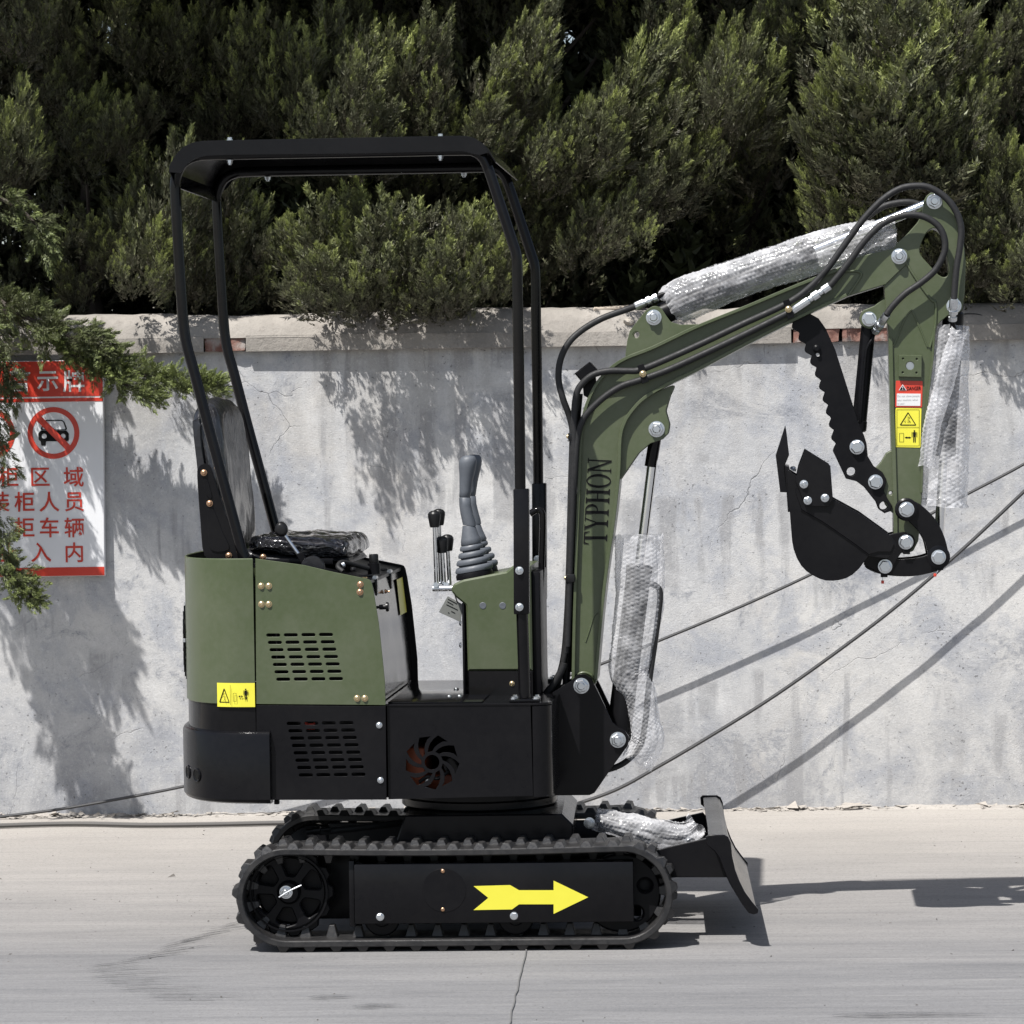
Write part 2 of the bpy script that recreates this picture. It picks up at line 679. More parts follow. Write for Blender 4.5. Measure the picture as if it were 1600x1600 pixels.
def m_rubber():
    k = NB('dusty_track_rubber')
    v = k.coord()
    n1 = k.noise(v, 14, 5, 0.65)
    n2 = k.noise(v, 70, 3, 0.6)
    f = k.ramp(k.math('ADD', k.math('MULTIPLY', n1, 0.6), k.math('MULTIPLY', n2, 0.4)), (0.38, 0), (0.68, 1))
    geo = k.n('ShaderNodeNewGeometry')
    up = k.math('MULTIPLY', f, 0.22)
    k.l(k.mix(up, (0.010, 0.010, 0.011), (0.085, 0.078, 0.070)), k.b.inputs['Base Color'])
    k.l(k.ramp(f, (0, 0.34), (1, 0.62)), k.b.inputs['Roughness'])
    k.bump(n2, 0.25, 0.003)
    return k.m


M['rubber'] = m_rubber()


def m_vinyl(name, base, rough, bs, sc, bd, stretch=(1, 1, 1), coat=0.6):
    k = NB(name)
    v = k.coord(stretch)
    n1 = k.noise(v, sc, 3, 0.5, 1.2)
    ridg = k.math('ABSOLUTE', k.math('SUBTRACT', n1, 0.5))
    n2 = k.noise(v, sc * 3.1, 2, 0.5, 0.8)
    k.l(k.mix(k.ramp(n1, (0.35, 0), (0.7, 1)), tuple(x * 0.75 for x in base), tuple(x * 1.3 for x in base)), k.b.inputs['Base Color'])
    k.set(Roughness=rough, Coat_Weight=coat, Coat_Roughness=0.06)
    h = k.math('ADD', k.math('MULTIPLY', ridg, -1.6), k.math('MULTIPLY', n2, 0.5))
    k.bump(h, bs, bd)
    return k.m


M['film_back'] = m_vinyl('grey_plastic_film', (0.017, 0.017, 0.019), 0.32, 0.5, 9, 0.02, (2.5, 2.5, 0.6), 0.5)
M['film_seat'] = m_vinyl('clear_film_over_black_vinyl', (0.012, 0.012, 0.016), 0.14, 1.0, 22, 0.05, (1, 1, 1), 1.0)
M['vinyl'] = m_vinyl('black_vinyl', (0.012, 0.012, 0.014), 0.3, 0.15, 30, 0.004, (1, 1, 1), 0.1)


def m_wrap():
    k = NB('bubble_wrap_film')
    v = k.coord()
    n1 = k.noise(v, 16, 4, 0.6)
    fr_ = k.n('ShaderNodeLayerWeight')
    fr_.inputs['Blend'].default_value = 0.35
    fac = k.math('ADD', k.math('MULTIPLY', fr_.outputs['Facing'], 0.45), k.ramp(n1, (0.35, 0.12), (0.7, 0.38)), True)
    tr = k.n('ShaderNodeBsdfTransparent')
    tr.inputs[0].default_value = (0.95, 0.95, 0.955, 1)
    k.set(Base_Color=(0.80, 0.80, 0.815), Roughness=0.12, Specular_IOR_Level=0.7, Coat_Weight=0.6, Coat_Roughness=0.06)
    mx = k.n('ShaderNodeMixShader')
    k.l(fac, mx.inputs[0])
    k.l(tr.outputs[0], mx.inputs[1])
    k.l(k.b.outputs[0], mx.inputs[2])
    k.l(mx.outputs[0], k.out.inputs['Surface'])
    return k.m


M['wrap'] = m_wrap()


def m_film():
    k = NB('clear_plastic_film')
    fr_ = k.n('ShaderNodeLayerWeight')
    fr_.inputs['Blend'].default_value = 0.3
    fac = k.math('ADD', k.math('MULTIPLY', fr_.outputs['Facing'], 0.12), 0.14, True)
    tr = k.n('ShaderNodeBsdfTransparent')
    k.set(Base_Color=(0.06, 0.06, 0.065), Roughness=0.09, Specular_IOR_Level=1.0, Coat_Weight=1.0, Coat_Roughness=0.06)
    k.bump(k.noise(k.coord(), 32, 4, 0.6, 1.2), 1.0, 0.03)
    mx = k.n('ShaderNodeMixShader')
    k.l(fac, mx.inputs[0]); k.l(tr.outputs[0], mx.inputs[1]); k.l(k.b.outputs[0], mx.inputs[2])
    k.l(mx.outputs[0], k.out.inputs['Surface'])
    return k.m


M['film'] = m_film()


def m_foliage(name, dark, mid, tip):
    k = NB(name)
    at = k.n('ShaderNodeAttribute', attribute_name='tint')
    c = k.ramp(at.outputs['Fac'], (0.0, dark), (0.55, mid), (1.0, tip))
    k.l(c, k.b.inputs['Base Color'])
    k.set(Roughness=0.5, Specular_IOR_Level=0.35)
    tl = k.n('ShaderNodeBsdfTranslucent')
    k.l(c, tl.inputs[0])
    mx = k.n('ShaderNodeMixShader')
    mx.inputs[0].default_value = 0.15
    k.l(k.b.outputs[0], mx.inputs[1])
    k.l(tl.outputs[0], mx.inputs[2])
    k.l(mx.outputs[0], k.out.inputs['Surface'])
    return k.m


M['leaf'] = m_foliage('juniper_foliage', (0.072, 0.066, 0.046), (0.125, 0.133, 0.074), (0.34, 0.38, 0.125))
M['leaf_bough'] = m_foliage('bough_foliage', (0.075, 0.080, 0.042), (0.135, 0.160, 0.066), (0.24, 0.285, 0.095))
M['leaf_back'] = m_foliage('shade_toned_foliage', (0.040, 0.042, 0.026), (0.050, 0.058, 0.030), (0.068, 0.082, 0.036))  # back row's shade is put into these darker leaf colours


def m_wall():
    k = NB('weathered_cement_render')
    v = k.coord()
    xyz = k.sep(v)
    zh = k.math('MULTIPLY', xyz[2], 0.5)
    big = k.noise(v, 1.1, 6, 0.62, 0.4)
    mid = k.noise(v, 4.2, 7, 0.68, 0.4)
    fine = k.noise(v, 38, 6, 0.75, 0.3)
    grain = k.noise(v, 170, 3, 0.7)
    low = k.ramp(zh, (0.04, 1.0), (0.34, 0.0))
    high = k.ramp(zh, (0.50, 0.0), (0.86, 1.0))
    c = k.mix(k.ramp(big, (0.33, 0), (0.64, 1)), (0.375, 0.382, 0.396), (0.525, 0.517, 0.50))
    # cloudy blue-grey wash and pale limey scuffs
    c = k.mix(k.math('MULTIPLY', k.ramp(mid, (0.48, 0), (0.62, 1)), 0.7), c, (0.285, 0.30, 0.335))
    c = k.mix(k.math('MULTIPLY', k.ramp(mid, (0.30, 1), (0.44, 0)), 0.6), c, (0.60, 0.595, 0.585))
    c = k.mix(k.math('MULTIPLY', k.ramp(k.noise(v, 2.1, 5, 0.6, 0.6), (0.55, 0), (0.70, 1)), 0.35), c, (0.50, 0.455, 0.395))
    # worn patches, dark and gritty, mostly in the upper half
    pv = k.coord((1, 1, 1.25), loc=(3.1, 0, 1.7))
    patch = k.ramp(k.noise(pv, 2.7, 8, 0.76, 0.7), (0.555, 0), (0.615, 1))
    patch = k.math('MULTIPLY', patch, k.ramp(fine, (0.40, 0.05), (0.58, 1)))
    c = k.mix(k.math('MULTIPLY', patch, 0.8), c, (0.19, 0.20, 0.225))
    # rising damp with scuffed pale flecks
    dn = k.noise(v, 3.0, 7, 0.72, 0.9)
    dm = k.math('MULTIPLY', low, k.ramp(dn, (0.36, 0.15), (0.60, 1)))
    dm = k.math('MULTIPLY', dm, k.ramp(fine, (0.33, 0.35), (0.55, 1)))
    c = k.mix(k.math('MULTIPLY', dm, 0.85), c, (0.235, 0.24, 0.255))
    # rain runs: short drips half way down, long ones below the coping
    vs = k.coord((9.0, 9.0, 0.9))
    drip = k.ramp(k.noise(vs, 1.3, 4, 0.55, 0.15), (0.53, 0), (0.60, 1))
    band = k.math('MULTIPLY', k.ramp(k.noise(k.coord((0.8, 0.8, 3.0)), 1.6, 3, 0.5), (0.44, 0), (0.54, 1)), 0.85)
    c = k.mix(k.math('MULTIPLY', k.math('MULTIPLY', drip, band), 0.8), c, (0.26, 0.26, 0.265))
    vs2 = k.coord((5.0, 5.0, 0.5))
    run = k.math('MULTIPLY', high, k.ramp(k.noise(vs2, 1.7, 5, 0.6, 0.2), (0.40, 0), (0.60, 1)))
    c = k.mix(k.math('MULTIPLY', run, 0.6), c, (0.29, 0.275, 0.255))
    # grit, pits and pin-holes
    gr = k.math('ADD', k.math('MULTIPLY', fine, 0.5), k.math('MULTIPLY', grain, 0.5))
    c = k.mix(k.math('MULTIPLY', k.ramp(gr, (0.36, 1), (0.49, 0)), 0.33), c, (0.22, 0.22, 0.225))
    c = k.mix(k.math('MULTIPLY', k.ramp(gr, (0.53, 0), (0.64, 1)), 0.35), c, (0.66, 0.655, 0.64))
    speck = k.noise(v, 85, 2, 0.6)
    pit = k.math('MULTIPLY', k.ramp(speck, (0.655, 0), (0.70, 1)), k.ramp(mid, (0.40, 0.1), (0.6, 1)))
    c = k.mix(k.math('MULTIPLY', pit, 0.75), c, (0.09, 0.09, 0.09))
    # hair cracks
    wob = k.n('ShaderNodeVectorMath', operation='ADD')
    nz = k.n('ShaderNodeTexNoise')
    nz.inputs['Scale'].default_value = 6
    nz.inputs['Detail'].default_value = 7
    k.l(v, nz.inputs['Vector'])
    sc_ = k.n('ShaderNodeVectorMath', operation='SCALE')
    sc_.inputs['Scale'].default_value = 0.14
    k.l(nz.outputs[1], sc_.inputs[0])
    k.l(v, wob.inputs[0]); k.l(sc_.outputs[0], wob.inputs[1])
    cr = k.ramp(k.voro(wob.outputs[0], 1.7, 'DISTANCE_TO_EDGE'), (0.0, 1), (0.0024, 0))
    cr = k.math('MULTIPLY', cr, k.ramp(k.noise(v, 1.9, 4, 0.6), (0.52, 0), (0.60, 1)))
    c = k.mix(k.math('MULTIPLY', cr, 0.5), c, (0.10, 0.10, 0.10))
    k.l(c, k.b.inputs['Base Color'])
    k.set(Roughness=0.93, Specular_IOR_Level=0.2)
    h = k.math('ADD', k.math('MULTIPLY', mid, 0.4), k.math('ADD', k.math('MULTIPLY', gr, 0.6), k.math('MULTIPLY', k.math('ADD', cr, pit), -0.6)))
    k.bump(h, 0.45, 0.01)
    return k.m


def m_coping():
    k = NB('sandy_cement_coping')
    v = k.coord()
    a = k.noise(v, 3.0, 6, 0.65, 0.4)
    b = k.noise(v, 30, 5, 0.7)
    c = k.mix(k.ramp(a, (0.3, 0), (0.7, 1)), (0.20, 0.186, 0.168), (0.34, 0.315, 0.285))
    c = k.mix(k.math('MULTIPLY', k.ramp(b, (0.55, 0), (0.72, 1)), 0.6), c, (0.17, 0.15, 0.135))
    k.l(c, k.b.inputs['Base Color'])
    k.set(Roughness=0.95, Specular_IOR_Level=0.15)
    k.bump(k.math('ADD', k.math('MULTIPLY', a, 0.8), k.math('MULTIPLY', b, 0.6)), 0.7, 0.015)
    return k.m


def m_brick():
    k = NB('broken_red_brick')
    v = k.coord()
    a = k.noise(v, 18, 6, 0.7, 0.5)
    c = k.mix(k.ramp(a, (0.35, 0), (0.7, 1)), (0.15, 0.075, 0.06), (0.27, 0.165, 0.135))
    c = k.mix(k.ramp(k.noise(v, 9, 5, 0.6), (0.56, 0), (0.66, 0.8)), c, (0.32, 0.30, 0.28))
    k.l(c, k.b.inputs['Base Color'])
    k.set(Roughness=0.95, Specular_IOR_Level=0.1)
    k.bump(a, 0.8, 0.012)
    return k.m


def m_ground():
    k = NB('dusty_concrete_yard')
    v = k.coord()
    xyz = k.sep(v)
    st = k.noise(k.coord((0.35, 2.6, 1)), 1.5, 6, 0.65, 0.5)
    sf = k.noise(k.coord((0.5, 9, 1)), 2.2, 7, 0.72, 0.6)
    ss = k.noise(k.coord((1.6, 38, 1)), 2.0, 6, 0.75, 0.4)
    big = k.noise(v, 0.9, 5, 0.6, 0.3)
    fine = k.noise(v, 60, 6, 0.78)
    grain = k.noise(v, 150, 3, 0.75)
    grey = k.mix(k.ramp(st, (0.34, 0), (0.68, 1)), (0.140, 0.140, 0.144), (0.188, 0.187, 0.189))
    grey = k.mix(k.math('MULTIPLY', k.ramp(sf, (0.50, 0), (0.66, 1)), 0.4), grey, (0.092, 0.093, 0.099))
    grey = k.mix(k.math('MULTIPLY', k.ramp(sf, (0.28, 1), (0.43, 0)), 0.5), grey, (0.23, 0.225, 0.22))
    sand = k.mix(k.ramp(big, (0.3, 0), (0.7, 1)), (0.285, 0.265, 0.24), (0.36, 0.335, 0.305))
    sand = k.mix(k.math('MULTIPLY', k.ramp(sf, (0.52, 0), (0.68, 1)), 0.3), sand, (0.22, 0.208, 0.195))
    # wind-blown dust lies along the foot of the wall and thins out towards the yard
    y = k.math('ADD', xyz[1], k.math('MULTIPLY', k.math('SUBTRACT', st, 0.5), 1.6))
    f = k.ramp(k.math('MULTIPLY', k.math('ADD', y, 0.9), 0.27), (0.0, 0), (0.95, 1))
    c = k.mix(f, grey, sand)
    # brushed lines, grain and pale scratches
    c = k.mix(k.math('MULTIPLY', k.ramp(ss, (0.52, 0), (0.66, 1)), 0.24), c, (0.085, 0.085, 0.088))
    c = k.mix(k.math('MULTIPLY', k.ramp(ss, (0.30, 1), (0.44, 0)), 0.30), c, (0.34, 0.33, 0.315))
    gr = k.math('ADD', k.math('MULTIPLY', fine, 0.5), k.math('MULTIPLY', grain, 0.5))
    c = k.mix(k.math('MULTIPLY', k.ramp(gr, (0.52, 0), (0.61, 1)), 0.5), c, (0.08, 0.078, 0.076))
    c = k.mix(k.math('MULTIPLY', k.ramp(gr, (0.34, 1), (0.46, 0)), 0.28), c, (0.38, 0.37, 0.36))
    # dark tyre smears
    smear = k.ramp(k.noise(k.coord((0.8, 5.5, 1), loc=(2.3, 0.4, 0)), 1.1, 6, 0.62, 0.8), (0.60, 0), (0.70, 1))
    c = k.mix(k.math('MULTIPLY', k.math('MULTIPLY', smear, k.math('SUBTRACT', 1.0, f)), 0.25), c, (0.075, 0.075, 0.08))
    k.l(c, k.b.inputs['Base Color'])
    k.set(Roughness=0.85, Specular_IOR_Level=0.2)
    k.bump(k.math('ADD', k.math('MULTIPLY', gr, 0.6), k.math('MULTIPLY', ss, 0.4)), 0.3, 0.005)
    return k.m


M['wall'], M['coping'], M['brick'], M['ground'] = m_wall(), m_coping(), m_brick(), m_ground()
M['dust_edge'] = simple('pale_dust_crust', (0.31, 0.285, 0.255), 0.95, 0, 0.3, 30, 0.5)


def m_marks():
    k = NB('rubber_marks')
    v = k.coord((3, 12, 1))
    n1 = k.noise(v, 6, 5, 0.7)
    tr = k.n('ShaderNodeBsdfTransparent')
    k.set(Base_Color=(0.05, 0.05, 0.053), Roughness=0.75)
    mx = k.n('ShaderNodeMixShader')
    k.l(k.ramp(n1, (0.36, 0.0), (0.64, 0.5)), mx.inputs[0])
    k.l(tr.outputs[0], mx.inputs[1]); k.l(k.b.outputs[0], mx.inputs[2])
    k.l(mx.outputs[0], k.out.inputs['Surface'])
    return k.m


M['marks'] = m_marks()

# ------------------------------------------------------------------ the setting
random.seed(5)
YW = on_ground(800, 1268).y            # face of the boundary wall
XL, XR = -7.5, 7.5

g = bpy.data.meshes.new('ground')
g.from_pydata([(-150, -150, 0), (150, -150, 0), (150, 150, 0), (-150, 150, 0)], [], [(0, 1, 2, 3)])
tag(link('ground', g, None, M['ground']), kind='structure')

# saw-cut joint in the concrete
ja, jb = on_ground(822, 1488), on_ground(790, 1625)
jd = (jb - ja).normalized()
jn = Vector((-jd.y, jd.x, 0)) * 0.0018
ext = ja - jd * 0.4
jm = bpy.data.meshes.new('joint')
pts = []
for i in range(24):
    p = ext + (jb - ext) * (i / 23)
    w = Vector((mnoise.noise(p * 9) * 0.004, 0, 0))
    pts += [p + jn + w + Vector((0, 0, 0.004)), p - jn + w + Vector((0, 0, 0.004))]
jm.from_pydata([tuple(p) for p in pts], [], [(2 * i, 2 * i + 1, 2 * i + 3, 2 * i + 2) for i in range(23)])
tag(link('ground_joint', jm, None, simple('joint_dirt', (0.105, 0.104, 0.103), 0.9)), kind='structure')

# ---- boundary wall
Z_LEDGE = WF.at(800, 543, YW).z        # underside of the coping
Z_BAND = WF.at(800, 519, YW).z         # top of the lower coping band
Z_TOP = WF.at(800, 489, YW).z
wall = thing('boundary_wall', 'long weathered grey cement wall with a cracked sandy coping', 'wall', (0, 0, 0))


def rough_face(name, x0, x1, z0, z1, y, amp, mat, parent, dx=0.06, back=0.28, topslope=0.0, seed=0, edge=0.0, under=True):
    """upright block whose front is gently uneven; edge wobbles its top"""
    nx = int((x1 - x0) / dx) + 1
    nz = max(3, int((z1 - z0) / dx) + 1)
    V = np.zeros((nz + 2 + (1 if under else 0), nx, 3))
    r0 = 0
    if under:
        for i in range(nx):
            V[0, i] = (x0 + (x1 - x0) * i / (nx - 1), y + back, z0)
        r0 = 1
    for j in range(nz):
        for i in range(nx):
            x = x0 + (x1 - x0) * i / (nx - 1)
            z = z0 + (z1 - z0) * j / (nz - 1)
            n1 = mnoise.noise(Vector((x * 0.9 + seed, z * 0.9, seed))) * amp + mnoise.noise(Vector((x * 5 + seed, z * 5, 3))) * amp * 0.35
            dz = 0
            if edge:
                t = j / (nz - 1)
                dz = (mnoise.noise(Vector((x * 1.4 + seed, 7.7, 0))) + 0.5 * mnoise.noise(Vector((x * 7 + seed, 2.7, 0))) + 0.25 * mnoise.noise(Vector((x * 23, 2.7, 0)))) * edge * t
            V[r0 + j, i] = (x, y + n1 + topslope * (j / (nz - 1)) ** 1.5, z + dz)
    for i in range(nx):
        V[r0 + nz, i] = V[r0 + nz - 1, i] + (0, 0.05, 0.012)
        V[r0 + nz + 1, i] = (V[r0 + nz - 1, i, 0], y + back, V[r0 + nz - 1, i, 2])
    me = grid_mesh(name, V[:, ::-1], mat)
    me.flip_normals()
    me.set_sharp_from_angle(angle=R(50))
    return link(name, me, parent, mat)


rough_face('wall_face', XL, XR, -0.02, Z_LEDGE + 0.002, YW, 0.006, M['wall'], wall, 0.08)
YC = YW - 0.035                        # the coping stands proud
gaps = [(WF.at(318, 535, YC).x, WF.at(384, 535, YC).x), (WF.at(1236, 515, YC).x, WF.at(1392, 515, YC).x)]
xs = [XL] + [v for gp in gaps for v in gp] + [XR]
for i in range(0, len(xs), 2):
    rough_face('coping_band', xs[i], xs[i + 1], Z_LEDGE, Z_BAND, YC, 0.004, M['coping'], wall, 0.035, 0.3, 0.004, 11 + i, 0.006)
rough_face('coping_cap', XL, XR, Z_BAND - 0.006, Z_TOP, YC + 0.007, 0.005, M['coping'], wall, 0.035, 0.3, 0.045, 31, 0.016)
for gi, (ga, gb) in enumerate(gaps):
    n = 1 if gi == 0 else 2
    ww = (gb - ga) / n
    for k in range(n):
        bm = bmesh.new()
        bmesh.ops.create_cube(bm, size=1)
        bmesh.ops.subdivide_edges(bm, edges=bm.edges, cuts=5, use_grid_fill=True)
        for v in bm.verts:
            v.co = Vector((ga + ww * (k + .5) + v.co.x * (ww - 0.012), YC + 0.075 + v.co.y * 0.13, (Z_LEDGE + Z_BAND) / 2 + v.co.z * (Z_BAND - Z_LEDGE - 0.006)))
            v.co += Vector((mnoise.noise(v.co * 30), mnoise.noise(v.co * 24 + Vector((5, 5, 5))) * 1.6, mnoise.noise(v.co * 30 + Vector((9, 1, 5))))) * 0.006
        me = bpy.data.meshes.new('brick')
        bm.to_mesh(me); bm.free()
        link('brick', finish(me, 40), wall, M['brick'])

# crust of fallen render and dust along the foot of the wall
rng = np.random.default_rng(3)
V = []
for i in range(5200):
    x = rng.uniform(-3.4, 3.6)
    dens = 0.45 + 0.55 * math.sin(x * 2.3 + 1.0) * math.sin(x * 5.1)
    if rng.random() > max(0.12, dens):
        continue
    s = rng.uniform(0.002, 0.009) * (2.2 if rng.random() < 0.08 else 1)
    p = np.array((x, YW - 0.012 - abs(rng.normal(0, 0.03)), s * 0.3))
    q = rng.normal(0, 1, (4, 3)) * s * (1.5, 1.2, 0.55)
    q[:, 2] = np.abs(q[:, 2])
    a = p + q
    V += [a[[0, 1, 2]], a[[0, 2, 3]], a[[0, 3, 1]], a[[1, 2, 3]]]
tag(link('wall_foot_debris', tri_soup('wall_foot_debris', np.array(V), M['dust_edge'])), 'crumbs of fallen render and dust along the foot of the wall', 'debris', kind='stuff')
# low drift of dust against the wall
nx = 900
V = np.zeros((5, nx, 3))
for i in range(nx):
    x = -3.6 + 7.4 * i / (nx - 1)
    h = max(0.001, 0.006 + 0.012 * mnoise.noise(Vector((x * 2.1, 0, 0))) + 0.007 * mnoise.noise(Vector((x * 11, 0, 0))) + 0.004 * mnoise.noise(Vector((x * 37, 0, 0))))
    w = 0.05 + 0.045 * mnoise.noise(Vector((x * 3.1, 4, 0))) + 0.015 * mnoise.noise(Vector((x * 14, 4, 0)))
    for j, (a, b) in enumerate(((1.0, -0.002), (0.75, 0.35), (0.45, 0.75), (0.15, 1.0), (-0.3, 1.05))):
        V[j, i] = (x, YW - w * a, h * b)
tag(link('dust_drift', grid_mesh('dust_drift', V, M['ground'])), 'low pale drift of dust against the foot of the wall', 'dust', kind='stuff')

# loose grit on the yard
V = []
for i in range(420):
    far = rng.random() < 0.6
    p = on_ground(rng.uniform(-60, 1660), rng.uniform(1290, 1600) if not far else rng.uniform(1290, 1450))
    s = rng.uniform(0.001, 0.003) * (2.0 if rng.random() < 0.07 else 1)
    q = rng.normal(0, 1, (4, 3)) * s
    q[:, 2] = np.abs(q[:, 2])
    a = np.array(p) + q
    V += [a[[0, 1, 2]], a[[0, 2, 3]], a[[0, 3, 1]], a[[1, 2, 3]]]
tag(link('yard_grit', tri_soup('yard_grit', np.array(V), M['dark_stone'])), 'loose grit scattered over the concrete yard', 'grit', kind='stuff')

# rubber smears left by turning tracks
V = []
def smear(px, py, ln, wd, bend, zz):
    a, b = on_ground(px, py, zz), on_ground(px + ln, py + bend, zz)
    d = (b - a); nrm = Vector((-d.y, d.x, 0)).normalized()
    w = wd
    prev = None
    for k in range(7):
        t = k / 6
        c = a + d * t
        h = nrm * (w * math.sin(math.pi * min(1, max(0.02, t ** 0.6))) * 0.5)
        if prev:
            V.append([prev[0], prev[1], c + h]); V.append([prev[1], c - h, c + h])
        prev = (c + h, c - h)
zz = 0.004
for i in range(13):
    zz += 0.00005
    t = i / 12
    smear(132 + 26 * (1 - t) ** 2 * 4 + random.uniform(-6, 6), 1561 - t * 52, random.uniform(90, 190), 0.019, -10 * t, zz)
for i in range(16):
    zz += 0.00005
    t = i / 15
    smear(190 + 175 * t + random.uniform(-8, 8), 1502 - t * 62, random.uniform(60, 110), 0.017, -14 + random.uniform(-3, 3), zz)
for px, py, ln in ((480, 1558, 80), (550, 1572, 85), (1300, 1585, 260)):
    zz += 0.00005
    smear(px, py, ln, 0.06, random.uniform(-6, 2), zz)
tag(link('rubber_marks', tri_soup('rubber_marks', np.array([[tuple(p) for p in t] for t in V]), M['marks'])), 'dark fan of rubber marks left on the concrete by the tracks', 'track marks', kind='stuff')

# ---- cables in front of the wall
def cable(name, pts, y, r_, label, cat='cable', mat='cable'):
    P = [WF.at(p[0], p[1], y) for p in pts]
    o = link(name, tube_mesh(smooth_loop(P, 8, closed=False), r_, 8, name), None, M[mat])
    return tag(o, label, cat)


cable('power_cable', [(1900, 520), (1780, 608), (1690, 669), (1600, 725), (1500, 778), (1400, 832), (1262, 900), (1150, 951), (1030, 1001), (930, 1041), (800, 1085), (600, 1146), (420, 1196), (290, 1228), (160, 1253), (60, 1269), (-60, 1281), (-250, 1290)], YW - 0.085, 0.0055,
      'thin black cable sagging across the whole wall behind the excavator and bucket')
cable('slack_cable', [(1900, 470), (1740, 635), (1600, 768), (1500, 862), (1400, 948), (1300, 1024), (1200, 1094), (1100, 1156), (1030, 1197), (960, 1235), (880, 1262), (800, 1281)], YW - 0.115, 0.0065,
      'thicker black cable running steeply down the wall to behind the tracks')
P = [on_ground(-150, 1297, 0.011), on_ground(0, 1290, 0.011), on_ground(120, 1287, 0.011), on_ground(230, 1289, 0.011), on_ground(330, 1288, 0.011), on_ground(420, 1286, 0.011), on_ground(520, 1284, 0.011), on_ground(640, 1280, 0.011)]
tag(link('ground_cable', tube_mesh(smooth_loop(P, 8, closed=False), 0.0085, 8, 'ground_cable'), None, simple('dusty_cable', (0.10, 0.095, 0.09), 0.8, 0, 0.3)), 'dusty cable lying on the ground along the foot of the wall', 'cable')

# ---- bits on the coping
st = box_mesh(-0.095, 0.095, -0.012, 0.012, 0, 0.012, 0.003, 1, None, 'wood_stick')
for v in st.vertices:
    v.co.z += mnoise.noise(v.co * 30) * 0.004
o = link('wood_stick', st, None, M['wood'])
o.location = WF.at(968, 483, YW + 0.03)
o.rotation_euler = (0.1, R(-3), 0.05)
tag(o, 'thin splinter of weathered wood lying on top of the coping', 'stick')
bm = bmesh.new()
bmesh.ops.create_icosphere(bm, subdivisions=2, radius=0.022)
for v in bm.verts:
    v.co *= 1 + 0.35 * mnoise.noise(v.co * 60)
    v.co.z *= 0.6
me = bpy.data.meshes.new('stone'); bm.to_mesh(me); bm.free()
o = link('stone', finish(me, 30), None, M['stone'])
o.location = WF.at(983, 503, YW - 0.03)
o.location.y = YW - 0.012
tag(o, 'small pale stone lodged on the edge of the coping', 'stone')
# wire loop at the right of the coping
P = [WF.at(*p, YW - 0.01) for p in ((1500, 493), (1512, 490), (1528, 491), (1537, 495), (1528, 499), (1512, 498), (1502, 495))]
tag(link('wire_loop', tube_mesh(smooth_loop(P, 5, closed=False), 0.0022, 6, 'wire_loop'), None, M['cable']), 'small loop of dark wire sticking out of the coping behind the arm', 'wire')

# ------------------------------------------------------------------ warning sign
YS = YW - 0.040
sign = thing('warning_sign', 'white and red Chinese no entry warning board on the wall, partly behind foliage', 'sign', (0, 0, 0))
SL, SR = -84, 162
def srect(x0, y0, x1, y1):
    return [(x0, y0), (x1, y0), (x1, y1), (x0, y1)]
plate('board', [(SL, 566), (160.5, 562), (163.5, 899.5), (SL + 2, 903)], YS, YS + 0.03, M['signwhite'], sign, fr=WF, b=0.002)
YP = YS - 0.0012
def sprint(name, pts, mat, holes=(), dy=0.0):
    return plate(name, pts, YP - dy, YP + 0.0008 - dy, M[mat], sign, holes, 0.0001, WF)
sprint('header_band', [(SL + 1, 567), (160, 563), (160.6, 618.5), (SL + 1, 622)], 'sign_red')
sprint('header_line', [(SL + 1, 624.5), (160.8, 621), (160.9, 626.8), (SL + 1, 630)], 'sign_red')
sprint('footer_band', [(SL + 2, 889), (163, 885.5), (163.2, 899), (SL + 2, 902.5)], 'sign_red')


def ban(cx, cy):
    r0 = 40.5
    sprint('ban_ring', circ(cx, cy, r0, 56), 'red', [circ(cx, cy, r0 - 8, 56)])
    # the bar, from upper left to lower right
    d = (r0 - 5) * 0.7071
    w = 4.4
    sprint('ban_bar', [(cx - d + w, cy - d - w * .6), (cx + d + w * .6, cy + d - w), (cx + d - w, cy + d + w * .6), (cx - d - w * .6, cy - d + w)], 'red', dy=0.002)
    return cx, cy


cx, cy = ban(83.5, 676.5)
ban(-17, 678)
# car pictogram, front view
body = fillet([(cx - 24, cy + 1), (cx - 20, cy - 4), (cx + 20, cy - 4), (cx + 24, cy + 1), (cx + 24, cy + 12), (cx + 20, cy + 13), (cx - 12, cy + 13), (cx - 12, cy + 20), (cx - 19, cy + 20), (cx - 20, cy + 13), (cx - 23, cy + 11)], 2.2, 3)
sprint('car_pictogram', body, 'ink', [circ(cx - 14.5, cy + 5, 4, 18), circ(cx + 15, cy + 5, 4, 18)], dy=0.0005)
sprint('car_pictogram', fillet([(cx - 21, cy - 4.6), (cx - 15, cy - 18), (cx - 11, cy - 20.5), (cx + 13, cy - 20.5), (cx + 17, cy - 18), (cx + 22, cy - 4.6)], 2.5, 3), 'ink',
       [fillet([(cx - 18.3, cy - 5.6), (cx - 13, cy - 17.2), (cx - 10.5, cy - 18.8), (cx + 12.5, cy - 18.8), (cx + 15, cy - 17.2), (cx + 19.5, cy - 5.6)], 2, 3)], dy=0.0005)


def char(ch, px, py, h, mat):
    print_text('lettering', ch, px, py, YP - 0.0006, h, M[mat], sign, WF, 0.86, 0.0009 if mat != 'white' else 0.0013)


for ch, px in (('警', 31), ('示', 74), ('牌', 115)):
    char(ch, px, 595.5, 30, 'white')
for y, row in ((745, (('柜', 13), ('区', 63), ('域', 115))), (784, (('装', -1), ('柜', 38), ('人', 77), ('员', 116))),
               (824, (('柜', 38), ('车', 77), ('辆', 116))), (863, (('止', 13), ('入', 64), ('内', 116)))):
    for ch, px in row:
        char(ch, px, y, 28, 'sign_red')

